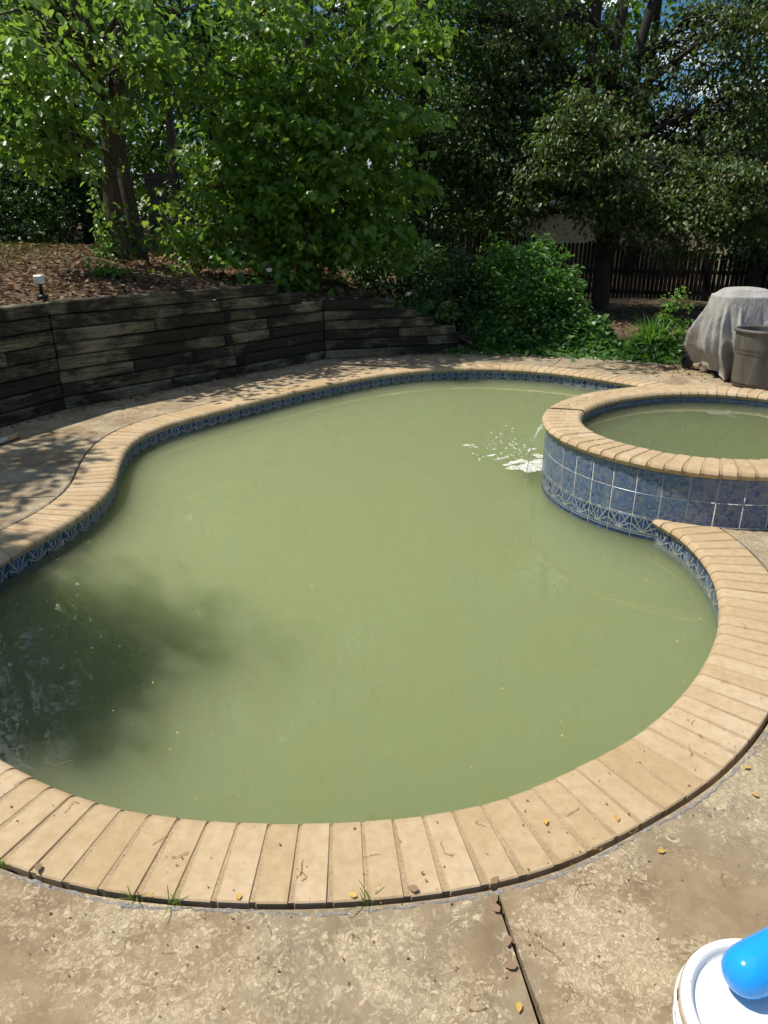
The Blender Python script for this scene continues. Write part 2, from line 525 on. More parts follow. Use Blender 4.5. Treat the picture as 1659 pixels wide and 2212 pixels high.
def mat_foam():
    m, n, b = new_mat('white_foam')
    b.inputs['Base Color'].default_value = (.70, .72, .66, 1); b.inputs['Roughness'].default_value = .6
    v = coords(n)
    vo = N(n, 'TexVoronoi', feature='DISTANCE_TO_EDGE'); vo.inputs['Scale'].default_value = 55; n.links.new(v, vo.inputs['Vector'])
    lace = math_(n, 'ADD', ramp(n, vo.outputs['Distance'], [(.0, (.9, .9, .9)), (.16, (.15, .15, .15))]), ramp(n, noise(n, v, 22, 4, .6), [(.45, (0, 0, 0)), (.62, (.8, .8, .8))]))
    cl = N(n, 'Clamp'); n.links.new(lace, cl.inputs[0])
    tr = N(n, 'BsdfTransparent'); ms = N(n, 'MixShader'); n.links.new(cl.outputs[0], ms.inputs[0]); n.links.new(tr.outputs[0], ms.inputs[1]); n.links.new(b.outputs[0], ms.inputs[2])
    n.links.new(ms.outputs[0], n.nodes['Material Output'].inputs[0])
    n.links.new(bump(n, noise(n, v, 120, 3), .6, .004), b.inputs['Normal'])
    return m

def mat_sheet():
    m, n, b = new_mat('falling_water')
    v = coords(n, 'Object', False, (1, 1, .15))
    f = noise(n, v, 50, 3, .6)
    b.inputs['Base Color'].default_value = (.8, .86, .82, 1)
    b.inputs['Roughness'].default_value = .08; b.inputs['IOR'].default_value = 1.33
    tr = N(n, 'BsdfTransparent'); ms = N(n, 'MixShader')
    n.links.new(ramp(n, f, [(.42, (.08, .08, .08)), (.62, (.5, .5, .5))]), ms.inputs[0])
    n.links.new(tr.outputs[0], ms.inputs[1]); n.links.new(b.outputs[0], ms.inputs[2])
    n.links.new(ms.outputs[0], n.nodes['Material Output'].inputs[0])
    n.links.new(bump(n, f, .5, .01), b.inputs['Normal'])
    return m

def mat_siding(name, col):
    m, n, b = new_mat(name)
    v = coords(n, 'Object', True, (.3, 1, 3))
    f = noise(n, v, 5, 4)
    n.links.new(ramp(n, f, [(.3, tuple(x * .9 for x in col)), (.7, tuple(x * 1.08 for x in col))]), b.inputs['Base Color'])
    b.inputs['Roughness'].default_value = .6
    return m

def mat_can():
    m, n, b = new_mat('weathered_grey_plastic')
    v = coords(n, 'Object', False, (1, 1, .12))
    f = noise(n, v, 14, 6, .65)
    c = ramp(n, f, [(.3, (.07, .065, .056)), (.6, (.14, .127, .105)), (.75, (.22, .2, .165))])
    n.links.new(c, b.inputs['Base Color']); b.inputs['Roughness'].default_value = .6
    n.links.new(bump(n, noise(n, coords(n), 60, 4), .1, .003), b.inputs['Normal'])
    return m

def mat_bucket():
    m, n, b = new_mat('white_bucket_plastic')
    v = coords(n)
    c = mix(n, ramp(n, noise(n, v, 9, 5, .6), [(.5, (0, 0, 0)), (.75, (.35, .35, .35))]), (.80, .80, .79), (.62, .56, .48))
    c = mix(n, ramp(n, noise(n, v, 120, 2, .5), [(.70, (0, 0, 0)), (.74, (.7, .7, .7))]), c, (.30, .24, .18))
    sc = noise(n, coords(n, 'Object', False, (1, .08, 1)), 60, 3, .6)
    c = mix(n, ramp(n, sc, [(.66, (0, 0, 0)), (.7, (.25, .25, .25))]), c, (.5, .48, .46))
    n.links.new(c, b.inputs['Base Color']); b.inputs['Roughness'].default_value = .34
    n.links.new(bump(n, noise(n, v, 40, 4), .06, .002), b.inputs['Normal'])
    return m

M = dict(
    brick=mat_brick(), mortar=mat_mortar(), deck=mat_deck(),
    water=mat_water('murky_green_water', (.902, .953, .735), 6.5, .55, spill=(1.08, 5.2, -.135)),
    spa_water=mat_water('murky_spa_water', (.785, .845, .64), 6.5, .58),
    timber=mat_timber(), tile=mat_marble_tile(), deco=mat_deco_tile(),
    grout=plain('white_grout', (.55, .54, .49), .9, 40, .3, .4, .003),
    plaster=plain('pool_plaster', (.13, .16, .10), .8, 6, .2, .2),
    litter=mat_litter(), cloth=mat_cloth(), foam=mat_foam(), sheet=mat_sheet(), can=mat_can(),
    gravel=plain('pale_joint_crumbs', (.43, .40, .35), .95, 140, .4, .9, .01),
    darkgap=plain('dark_soil_gap', (.022, .017, .012), 1, 60, .5, .6, .01),
    fence=plain('dark_stained_wood', (.008, .006, .005), .85, 12, .5, .3),
    siding=mat_siding('cream_siding', (.52, .46, .30)), siding2=mat_siding('tan_siding', (.34, .30, .22)),
    roof=plain('brown_shingle', (.10, .085, .075), .9, 14, .4, .6, .02),
    trim=plain('white_trim', (.62, .61, .56), .5, 8, .08, .05),
    glass=plain('dark_window_glass', (.03, .035, .04), .05, 3, .3, 0),
    black=plain('black_plastic', (.012, .012, .012), .45, 20, .3, .1),
    frost=plain('frosted_lamp_glass', (.62, .62, .56), .35, 20, .1, .05),
    bucket=mat_bucket(),
    tan=plain('tan_stained_plastic', (.62, .47, .33), .5, 30, .2, .1),
    slot=plain('dark_slot', (.12, .10, .09), .7, 30, .2, .0),
    blue=plain('glossy_blue_plastic', (.018, .33, .86), .16, 6, .03, 0.0),
    bark=mat_bark('ridged_bark', (.028, .02, .013), (.13, .095, .06), 5),
    bark2=mat_bark('dark_bark', (.018, .014, .010), (.06, .047, .034), 6),
    polewood=mat_bark('pole_wood', (.13, .095, .065), (.27, .20, .145), 6),
    leaf_a=mat_leaf('broad_green_leaf', [(.075, .15, .032), (.13, .25, .05), (.21, .33, .075)], (.46, .70, .07), rough=.34, tw=.48),
    leaf_m=mat_leaf('maple_leaf', [(.065, .15, .026), (.115, .24, .04), (.20, .33, .06)], (.50, .74, .06), rough=.36, tw=.5),
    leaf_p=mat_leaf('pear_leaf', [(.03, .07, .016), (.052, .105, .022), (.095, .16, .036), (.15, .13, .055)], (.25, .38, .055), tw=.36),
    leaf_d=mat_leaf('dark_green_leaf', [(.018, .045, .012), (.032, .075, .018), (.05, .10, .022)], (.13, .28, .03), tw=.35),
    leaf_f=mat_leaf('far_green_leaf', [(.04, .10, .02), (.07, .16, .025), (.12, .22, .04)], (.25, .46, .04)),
    ivy=mat_leaf('ivy_leaf', [(.038, .10, .024), (.065, .16, .032), (.12, .25, .05)], (.28, .58, .05)),
    fresh=mat_leaf('fresh_green_blade', [(.09, .22, .03), (.13, .29, .04), (.18, .33, .05)], (.3, .55, .04)),
    grass=mat_leaf('dry_grass', [(.10, .13, .03), (.17, .16, .05), (.08, .14, .025)], (.3, .34, .05)),
    dead=mat_leaf('dead_leaf', [(.11, .06, .03), (.20, .125, .07), (.32, .22, .14), (.16, .085, .045)], (.3, .17, .07), rough=.8, spec=.2, tw=.15),
    yellow=mat_leaf('yellow_leaf', [(.55, .33, .06), (.62, .40, .12)], (.6, .4, .1), rough=.6, tw=.15),
    catkin=plain('dry_catkin', (.33, .22, .11), .9, 200, .4, .3, .002),
    speck=plain('floating_speck', (.34, .26, .09), .8, 100, .5, 0),
    twig=plain('dead_twig', (.16, .115, .08), .9, 40, .4, .2),
    pvc=plain('pale_pipe_plastic', (.55, .58, .56), .4, 14, .15, .05),
    post=plain('greenish_grey_post', (.20, .24, .18), .6, 10, .2, .1),
)

# ------------------------------------------------------------------ pool outline
WATER_Z, COPE_Z, COPE_W = -0.135, 0.005, 0.285
near_pts = [(-1.29, 1.91), (-1.01, 1.76), (-0.70, 1.665), (-0.32, 1.63), (0.04, 1.65), (0.32, 1.71), (0.57, 1.83), (0.90, 2.04), (1.19, 2.32),
            (1.44, 2.66), (1.61, 3.02), (1.70, 3.38), (1.70, 3.76), (1.60, 4.12)]
hid_pts = [(1.62, 4.6), (2.2, 5.3), (2.85, 6.0), (3.08, 6.6), (3.14, 7.2), (3.0, 7.72)]
far_pts = [(2.81, 8.02), (2.52, 8.33), (2.08, 8.70), (1.57, 8.92), (0.99, 8.97), (0.40, 8.80), (-0.16, 8.43), (-0.67, 7.92), (-1.12, 7.39), (-1.5, 6.88),
           (-1.76, 6.52), (-1.95, 6.22), (-2.06, 5.85), (-2.06, 5.48), (-1.98, 5.08), (-1.88, 4.68), (-1.85, 4.35), (-1.88, 4.02), (-1.97, 3.69), (-2.06, 3.36),
           (-2.10, 3.0), (-2.0, 2.62), (-1.80, 2.30), (-1.55, 2.07)]
INNER = resample(catmull(near_pts + hid_pts + far_pts, 14, True), 0.0915, True)     # anticlockwise
NP = len(INNER)
def normals_of(C):
    t = np.roll(C, -1, 0) - np.roll(C, 1, 0)
    t /= np.linalg.norm(t, axis=1)[:, None]
    return t, np.stack([t[:, 1], -t[:, 0]], 1)          # outward for anticlockwise loops
TAN, NRM = normals_of(INNER)
for _ in range(3):
    NRM = NRM + np.roll(NRM, 1, 0) + np.roll(NRM, -1, 0); NRM /= np.linalg.norm(NRM, axis=1)[:, None]
OUTER = INNER + NRM * COPE_W

SPA_C = np.array([2.408, 5.017])
def spa_r(t): return 0.945 + .029 * math.cos(2 * t) + .095 * math.sin(2 * t)
def spa_pt(t, off): 
    r = spa_r(t) + off
    return np.array([SPA_C[0] + r * math.cos(t), SPA_C[1] + r * math.sin(t)])
SPA_W, SPA_Z = 0.285, 0.36
def in_spa(p, off): 
    d = np.array(p[:2]) - SPA_C; t = math.atan2(d[1], d[0])
    return np.hypot(*d) < spa_r(t) + off

# ------------------------------------------------------------------ retaining wall line and ground
WALL = np.array([(-4.6, 3.2), (-3.09, 6.77), (-0.79, 9.59), (0.85, 10.12), (1.55, 10.3)])
TH = 0.13; CH = 0.128
def wall_h(seg, t):
    if seg == 0: return 0.98
    if seg == 1: return 0.98 if t < .62 else (0.86 if t < .8 else .74)
    if seg == 2: return .72 if t < .4 else (.6 if t < .6 else (.47 if t < .8 else .34))
    return .30 * (1 - t) + .02 * t
def nearest_wall(x, y):
    best = (1e9, 0, 0, 1)
    for i in range(len(WALL) - 1):
        a, b = WALL[i], WALL[i + 1]; d = b - a
        t = max(0, min(1, ((x - a[0]) * d[0] + (y - a[1]) * d[1]) / (d @ d)))
        q = a + d * t; r = math.hypot(x - q[0], y - q[1])
        if r < best[0] - 1e-9:
            side = d[0] * (y - a[1]) - d[1] * (x - a[0])
            best = (r, i, t, 1 if side >= 0 else -1)
    return best
def sm(a, b, x):
    t = max(0, min(1, (x - a) / (b - a))); return t * t * (3 - 2 * t)
def ground_z(x, y):
    if y < 2.5 and x > -4.2: return -0.03
    r, i, t, side = nearest_wall(x, y)
    H = wall_h(i, t)
    if side < 0 and i < 3: H = 0.0
    if x > 1.55: H = 0.02
    k = sm(0.0, 0.9, H)
    z = H + k * (0.14 * min(r, 3) + .045 * min(max(r - 3, 0), 30)) + (1 - k) * 0.04 * sm(1, 8, r)
    z += .05 * sm(.3, 2, r) * (math.sin(x * 1.7 + y * .6) + math.sin(y * 2.3 - x)) * .5
    return z

# deck boundary (anticlockwise): right side, far edge, wall foot, left, behind camera
deck_far = [(7.5, 9.6), (5.2, 9.35), (4.3, 9.25), (3.6, 9.5), (2.95, 9.72), (2.2, 9.95), (1.5, 10.08), (0.82, 10.19)]
nw = np.array([(-.775, .632)]).ravel()
deck_poly = [(7.5, -3.2)] + deck_far + [(-0.83, 9.67), (-3.16, 6.81), (-4.67, 3.23), (-5.2, 1.6), (-5.2, -3.2)]

def cdt_fill(outer, holes, extra=()):
    verts, edges = [], []
    for loop in [outer] + list(holes):
        b = len(verts); verts += [Vector((p[0], p[1])) for p in loop]
        edges += [(b + i, b + (i + 1) % len(loop)) for i in range(len(loop))]
    verts += [Vector((p[0], p[1])) for p in extra]
    v, e, f, _, _, _ = delaunay_2d_cdt(verts, edges, [], 0, 1e-5)
    return v, f

def inside(poly, x, y):
    c = False; n = len(poly); j = n - 1
    for i in range(n):
        xi, yi = poly[i][0], poly[i][1]; xj, yj = poly[j][0], poly[j][1]
        if (yi > y) != (yj > y) and x < (xj - xi) * (y - yi) / (yj - yi) + xi: c = not c
        j = i
    return c

deck_hole = [tuple(p) for p in (INNER + NRM * (COPE_W + 0.016))]
def groove(pts, wd):
    P = [np.array(p, float) for p in pts]; L, R = [], []
    for i, p in enumerate(P):
        d = P[min(i + 1, len(P) - 1)] - P[max(i - 1, 0)]; d /= np.linalg.norm(d)
        nn = np.array([-d[1], d[0]]) * wd * (1 + .25 * math.sin(i * 1.9)) / 2
        L.append(tuple(p + nn)); R.append(tuple(p - nn))
    return L + R[::-1]
JOINTS = [groove([(.27, 1.55), (.295, 1.40), (.312, 1.30), (.330, 1.18), (.352, 1.04), (.40, .7), (.5, 0), (.9, -3.3)], .013),
          groove([(-2.05, 4.40), (-2.3, 4.36), (-2.8, 4.33), (-4.4, 4.25)], .010),
          groove([(-1.30, 7.45), (-1.6, 7.72), (-2.3, 8.35)], .010),
          groove([(1.45, 2.55), (1.9, 2.45), (4, 1.9), (7.6, 1.1)], .012),
          groove([(2.0, 8.9), (2.25, 9.3), (2.6, 10.2)], .010)]
deck = empty('pool_deck'); tag(deck, kind='structure', label='stained flaking tan concrete deck around the pool')
v2, f2 = cdt_fill(deck_poly, [deck_hole] + JOINTS)
tris = []
for f in f2:
    cx = sum(v2[i].x for i in f) / len(f); cy = sum(v2[i].y for i in f) / len(f)
    if not inside(deck_poly, cx, cy) or inside(deck_hole, cx, cy) or any(inside(j, cx, cy) for j in JOINTS): continue
    tris.append(f)
par = list(range(len(v2)))
def find(a):
    while par[a] != a: par[a] = par[par[a]]; a = par[a]
    return a
edge_owner = {}
comp = list(range(len(tris)))
def cf(a):
    while comp[a] != a: comp[a] = comp[comp[a]]; a = comp[a]
    return a
for ti, f in enumerate(tris):
    for a, b in zip(f, list(f[1:]) + [f[0]]):
        k = (min(a, b), max(a, b))
        if k in edge_owner: comp[cf(ti)] = cf(edge_owner[k])
        else: edge_owner[k] = ti
groups = {}
for ti in range(len(tris)): groups.setdefault(cf(ti), []).append(tris[ti])
for g in groups.values():
    idx = {}; V = []; Fc = []
    for f in g:
        q = []
        for i in f:
            if i not in idx: idx[i] = len(V); V.append((v2[i].x, v2[i].y, 0.0))
            q.append(idx[i])
        Fc.append(tuple(q))
    me = pymesh('slab', V, Fc)
    bm = bmesh.new(); bm.from_mesh(me)
    bmesh.ops.recalc_face_normals(bm, faces=bm.faces)
    for f in bm.faces:
        if f.normal.z < 0: f.normal_flip()
    r = bmesh.ops.extrude_face_region(bm, geom=list(bm.faces))
    ev = [x for x in r['geom'] if isinstance(x, bmesh.types.BMVert)]
    # extruded copy becomes the top
    low = [v for v in bm.verts if v not in set(ev)]
    for v in low: v.co.z = -0.10
    bmesh.ops.recalc_face_normals(bm, faces=bm.faces)
    bm.to_mesh(me); bm.free()
    link('slab', me, M['deck'], deck)

# ground sheet with a hole for the deck and pool; reaches the horizon
pts = []
for gx in np.arange(-16, 17, .55):
    for gy in np.arange(-6, 30, .55):
        jx, jy = gx + RNG.uniform(-.12, .12), gy + RNG.uniform(-.12, .12)
        if not inside(deck_poly, jx, jy) and nearest_wall(jx, jy)[0] > .3: pts.append((jx, jy))
far_ring = []
for rr in (45, 80, 160, 300):
    for k in range(28):
        a = 2 * math.pi * k / 28; far_ring.append((rr * math.cos(a), 12 + rr * math.sin(a)))
wl = resample(WALL[:4], .2)
twl, _ = None, None
wall_back = []
for p in wl[::-1]:
    r, i, t, s = nearest_wall(*p)
    d = WALL[i + 1] - WALL[i]; d /= np.linalg.norm(d); wall_back.append((p[0] - d[1] * .11, p[1] + d[0] * .11))
hole2 = [(7.4, -3.1)] + [(x, y - .08) for x, y in deck_far[:-1]] + wall_back + [(-5.1, 1.6), (-5.1, -3.1)]
v3, f3 = cdt_fill([(320, -300), (320, 330), (-320, 330), (-320, -300)], [hole2], pts + far_ring)
V = []
for q in v3:
    z = ground_z(q.x, q.y)
    r, i, t, s = nearest_wall(q.x, q.y)
    if r < .16 and i < 3: z = wall_h(i, t)
    elif inside(deck_poly, q.x, q.y): z = -.03
    V.append((q.x, q.y, z))
Fc = []
for f in f3:
    cx = sum(v3[i].x for i in f) / len(f); cy = sum(v3[i].y for i in f) / len(f)
    if inside(hole2, cx, cy): continue
    Fc.append(tuple(f))
me = pymesh('ground', V, Fc, True)
bm = bmesh.new(); bm.from_mesh(me)
for f in bm.faces:
    if f.normal.z < 0: f.normal_flip()
bm.to_mesh(me); bm.free()
tag(link('ground', me, M['litter']), kind='structure', label='brown leaf-strewn ground of the garden')

# dark earth under the joints (closes the gaps below the slabs)
v4, f4 = cdt_fill([(7.3, -3), (7.3, 9.2), (3.4, 9.2), (2.2, 9.7), (0.85, 9.95), (-0.85, 9.4), (-3.2, 6.6), (-4.7, 3.0), (-4.9, -3)], [[tuple(p) for p in (INNER + NRM * .10)]])
Fc = [tuple(f) for f in f4 if not inside([tuple(p) for p in (INNER + NRM * .10)], sum(v4[i].x for i in f) / 3, sum(v4[i].y for i in f) / 3)]
tag(link('deck_subsoil', pymesh('deck_subsoil', [(q.x, q.y, -.045) for q in v4], Fc), M['darkgap']), kind='structure')

# ------------------------------------------------------------------ swimming pool
pool = empty('swimming_pool', (0, 0, 0))
tag(pool, 'curvy in-ground pool edged with tan bullnose bricks and blue patterned tile', 'pool')
PROF = [(.285, -.058), (.285, -.004), (.281, 0), (.055, 0), (.036, 0), (.018, -.004), (.006, -.014), (.0, -.028), (.005, -.043), (.018, -.054), (.034, -.058)]
def brick_mesh(c_in, tdir, ndir, half_in, half_out, prof, ztop, rng, wmax):
    """one coping brick: profile swept across its width, ends chamfered"""
    V, Fc = [], []
    k = len(prof)
    rings = [(-1, .0025, .0035), (-1, 0, 0), (1, 0, 0), (1, .0025, .0035)]
    cz = sum(p[1] for p in prof) / k; cr = sum(p[0] for p in prof) / k
    for ri, (sg, ch, sh) in enumerate(rings):
        for r, z in prof:
            u = r / wmax
            hw = half_in * (1 - u) + half_out * u
            lat = sg * (hw - (0 if ch else .003))
            rr = r + (0 if not ch else sh * (1 if r < cr else -1)); zz = z + (0 if not ch else sh * (1 if z < cz else -1))
            V.append((c_in[0] + tdir[0] * lat + ndir[0] * rr, c_in[1] + tdir[1] * lat + ndir[1] * rr, ztop + zz))
    order = [0, 1, 2, 3]
    # ring order: chamfer end -, inner -, inner +, chamfer end +
    for a in range(3):
        for j in range(k):
            b = (j + 1) % k
            Fc.append((a * k + j, a * k + b, (a + 1) * k + b, (a + 1) * k + j))
    Fc.append(tuple(range(k))); Fc.append(tuple(3 * k + j for j in reversed(range(k))))
    # chamfer rings sit outermost along the width
    me = pymesh('brick', V, Fc)
    return me
PROFX = PROF
rb = random.Random(3)
vis_skip = 0
for i in range(NP):
    j = (i + 1) % NP
    a, b = INNER[i], INNER[j]; oa, ob = OUTER[i], OUTER[j]
    mid = (a + b) / 2; om = (oa + ob) / 2
    if in_spa(mid, .16): continue
    li, lo = np.linalg.norm(b - a), np.linalg.norm(ob - oa)
    nd = om - mid; wd = np.linalg.norm(nd); nd = nd / wd
    td = np.array([-nd[1], nd[0]])
    hw = min(li, lo) / 2 - .0032
    hi, ho = hw, hw + max(0, (lo - li)) * .12
    dz = rb.uniform(-.0015, .0015)
    me = brick_mesh(mid, td, nd, hi, ho, PROFX, COPE_Z + dz, rb, .285)
    bm = bmesh.new(); bm.from_mesh(me); bmesh.ops.recalc_face_normals(bm, faces=bm.faces); bm.to_mesh(me); bm.free()
    for p in me.polygons: p.use_smooth = len(p.vertices) == 4
    me.set_sharp_from_angle(angle=math.radians(33))
    link('brick', me, M['brick'], pool)

def ribbon(name, A, B, za, zb, mat, parent, closed=True, skip=None):
    n = len(A); V = [(*A[i], za) for i in range(n)] + [(*B[i], zb) for i in range(n)]
    Fc = []
    for i in range(n if closed else n - 1):
        j = (i + 1) % n
        if skip and skip((A[i] + A[j]) / 2): continue
        Fc.append((i, j, n + j, n + i))
    me = pymesh(name, V, Fc, True)
    return link(name, me, mat, parent)
FINE = resample(np.vstack([INNER]), .03, True); ft, fn = normals_of(FINE)
for _ in range(6):
    fn = fn + np.roll(fn, 1, 0) + np.roll(fn, -1, 0); fn /= np.linalg.norm(fn, axis=1)[:, None]
rng1 = np.random.default_rng(5)
jag = lambda s: rng1.uniform(-s, s, len(FINE))[:, None]
# mortar bed between the bricks: recessed 4 mm, with its own nose
nose = lambda p: in_spa(p, .16)
n_ = len(FINE); prof_m = [(.2825, -.057), (.2825, COPE_Z - .0065 - 0), (.04, -.0065), (.022, -.0105), (.011, -.019), (.0065, -.03), (.011, -.042), (.03, -.056)]
prof_m[1] = (.2825, -.0035); prof_m[2] = (.04, -.0035); prof_m[3] = (.022, -.0075); prof_m[4] = (.009, -.0175); prof_m[5] = (.004, -.03)
V = []
for r, z in prof_m:
    P = FINE + fn * (r + jag(.0012)); zz = COPE_Z + z + rng1.uniform(-.0018, .0018, n_)
    V += [(P[i][0], P[i][1], zz[i]) for i in range(n_)]
Fc = []
for a in range(len(prof_m) - 1):
    for i in range(n_):
        j = (i + 1) % n_
        if nose(FINE[i]): continue
        Fc.append((a * n_ + i, a * n_ + j, (a + 1) * n_ + j, (a + 1) * n_ + i))
mo = link('mortar_bed', pymesh('mortar_bed', V, Fc, False), M['mortar'], pool)
# basin wall and floor
ribbon('basin_wall', FINE + fn * .036, FINE + fn * .036, -.03, -1.6, M['plaster'], pool)
fl = cdt_fill([tuple(p) for p in INNER + NRM * .036], [])
link('basin_floor', pymesh('basin_floor', [(q.x, q.y, -1.6) for q in fl[0]], [tuple(f) for f in fl[1]]), M['plaster'], pool)
# waterline tiles
def deco_tile_mesh(wd, hd):
    bm = bmesh.new(); box_bm(bm, (0, 0, 0), (wd, .008, hd), None, .0015)
    uv = bm.loops.layers.uv.new('UVMap')
    for f in bm.faces:
        for l in f.loops:
            l[uv].uv = ((l.vert.co.x / wd) + .5, (l.vert.co.z / hd) + .5)
    return bm_mesh('tile', bm)
TILE_W = .15
dt = deco_tile_mesh(TILE_W - .004, .148); dt.materials.append(M['deco'])
TL = resample(FINE + fn * .036, TILE_W, True); tt, tn = normals_of(TL)
for i in range(len(TL)):
    j = (i + 1) % len(TL); m_ = (TL[i] + TL[j]) / 2
    if in_spa(m_, .20): continue
    d = TL[j] - TL[i]
    o = link('tile', dt, None, pool)
    ang = math.atan2(d[1], d[0])
    nn = np.array([d[1], -d[0]]) / np.linalg.norm(d)
    o.location = (m_[0] - nn[0] * .006, m_[1] - nn[1] * .006, -.118)
    o.rotation_euler = (0, 0, ang + math.pi)
    o.scale = (np.linalg.norm(d) / TILE_W, 1, 1)
# water surface
wp = INNER + NRM * .033
vw, fw = cdt_fill([tuple(p) for p in wp], [])
wm = pymesh('pool_water', [(q.x, q.y, WATER_Z) for q in vw], [tuple(f) for f in fw])
bm = bmesh.new(); bm.from_mesh(wm)
for f in bm.faces:
    if f.normal.z < 0: f.normal_flip()
r = bmesh.ops.extrude_face_region(bm, geom=list(bm.faces)); ev = {x for x in r['geom'] if isinstance(x, bmesh.types.BMVert)}
for v in bm.verts:
    if v not in ev: v.co.z = -1.58
bmesh.ops.recalc_face_normals(bm, faces=bm.faces); bm.to_mesh(wm); bm.free()
tag(link('pool_water', wm, M['water']), kind='structure', label='murky green pool water')

# crumbly pale filler along the deck edge
rng2 = np.random.default_rng(11)
V, Fc = [], []
prof_g = [(.304, -.05), (.305, -.006), (.309, .002), (.316, .0015), (.324, -.01)]
GF = resample(INNER, .012, True); gt, gn = normals_of(GF)
for _ in range(20):
    gn = gn + np.roll(gn, 1, 0) + np.roll(gn, -1, 0); gn /= np.linalg.norm(gn, axis=1)[:, None]
ng = len(GF)
wob = np.interp(np.arange(ng), np.arange(0, ng + 12, 12), rng2.uniform(-.007, .007, len(np.arange(0, ng + 12, 12))))
for k, (r, z) in enumerate(prof_g):
    P = GF + gn * (r + (wob + rng2.uniform(-.004, .004, ng)) * (0.9 if k in (1, 2) else 1))[:, None]
    zz = z + rng2.uniform(-.003, .003, ng)
    V += [(P[i][0], P[i][1], zz[i]) for i in range(ng)]
for a in range(len(prof_g) - 1):
    for i in range(ng):
        j = (i + 1) % ng
        if in_spa(GF[i], .5): continue
        Fc.append((a * ng + i, a * ng + j, (a + 1) * ng + j, (a + 1) * ng + i))
tag(link('joint_filler', pymesh('joint_filler', V, Fc), M['gravel']), 'pale crumbling filler between deck and coping', kind='stuff')

# ------------------------------------------------------------------ raised spa
spa = empty('raised_spa', (SPA_C[0], SPA_C[1], 0))
tag(spa, 'raised round spa with tan brick rim and blue marbled tile wall', 'spa')
def plink(name, me, mat, root):            # child given in world coordinates
    o = link(name, me, mat, root)
    o.matrix_parent_inverse = Matrix.Translation(root.location).inverted()
    return o
GAP_T = math.radians(163.5)
NROW = 82
ts = [GAP_T + .022 + (2 * math.pi - .044) * (k + .5) / NROW for k in range(NROW)]
def arc_profile(w0, nose_in, nose_out):
    pr = []
    if nose_out: pr += [(w0 - .034, -.058), (w0 - .018, -.054), (w0 - .005, -.043), (w0, -.028), (w0 - .006, -.014), (w0 - .018, -.004), (w0 - .036, 0), (w0 - .05, 0)]
    else: pr += [(w0, -.058), (w0, -.003), (w0 - .003, 0)]
    if nose_in: pr += [(.05, 0), (.036, 0), (.018, -.004), (.006, -.014), (0, -.028), (.005, -.043), (.018, -.054), (.034, -.058)]
    else: pr += [(.003, 0), (0, -.003), (0, -.058)]
    return pr
for k, t in enumerate(ts):
    if k == 0 or k == NROW - 1:
        pass
    pin, pout = spa_pt(t, 0), spa_pt(t, SPA_W)
    nd = pout - pin; nd /= np.linalg.norm(nd); td = np.array([-nd[1], nd[0]])
    dt_ = math.pi / NROW
    hi = np.linalg.norm(spa_pt(t + dt_, 0) - spa_pt(t - dt_, 0)) / 2 - .0035
    hw = hi
    split = .125 if k % 2 else .165
    dz = rb.uniform(-.002, .002)
    for (w0, ni, no, start) in ((split - .003, True, False, 0), (SPA_W - split - .003, False, True, split + .003)):
        c = pin + nd * start
        me = brick_mesh(c, td, nd, hw, hw + .003, arc_profile(w0, ni, no), SPA_Z + dz, rb, w0)
        bm = bmesh.new(); bm.from_mesh(me); bmesh.ops.recalc_face_normals(bm, faces=bm.faces); bm.to_mesh(me); bm.free()
        for p in me.polygons: p.use_smooth = len(p.vertices) == 4
        me.set_sharp_from_angle(angle=math.radians(33))
        plink('brick', me, M['brick'], spa)
# mortar ring, open at the spillway
def spa_ring(name, prof, mat, t0, t1, n, jit=0.0):
    V, Fc = [], []; k = len(prof); rr = np.random.default_rng(9)
    for i in range(n + 1):
        t = t0 + (t1 - t0) * i / n
        for off, z in prof:
            p = spa_pt(t, off + (rr.uniform(-jit, jit) if jit else 0)); V.append((p[0], p[1], z + (rr.uniform(-jit, jit) if jit else 0)))
    for i in range(n):
        for a in range(k - 1):
            Fc.append((i * k + a, i * k + a + 1, (i + 1) * k + a + 1, (i + 1) * k + a))
    me = pymesh(name, V, Fc, not jit)
    bm = bmesh.new(); bm.from_mesh(me); bmesh.ops.recalc_face_normals(bm, faces=bm.faces); bm.to_mesh(me); bm.free()
    return plink(name, me, mat, spa)
g0 = GAP_T + .024; g1 = GAP_T + 2 * math.pi - .024
Z = SPA_Z
spa_ring('mortar_bed', [(.02, Z - .055), (.008, Z - .04), (.006, Z - .026), (.012, Z - .017), (.022, Z - .0075), (.04, Z - .0035),
                        (SPA_W - .04, Z - .0035), (SPA_W - .022, Z - .0075), (SPA_W - .012, Z - .017), (SPA_W - .006, Z - .026), (SPA_W - .008, Z - .04), (SPA_W - .02, Z - .055)],
         M['mortar'], g0, g1, 420, .0012)
WO = SPA_W - .030      # outer wall face offset
spa_ring('wall_shell', [(.035, .15), (.035, Z - .058), (WO, Z - .058), (WO, -.15)], M['grout'], 0, 2 * math.pi, 200)
spa_ring('basin_wall', [(.035, -1.4), (.035, .15)], M['plaster'], 0, 2 * math.pi, 120)
spa_ring('footing', [(WO, -.15), (WO, -1.5)], M['plaster'], 0, 2 * math.pi, 120)
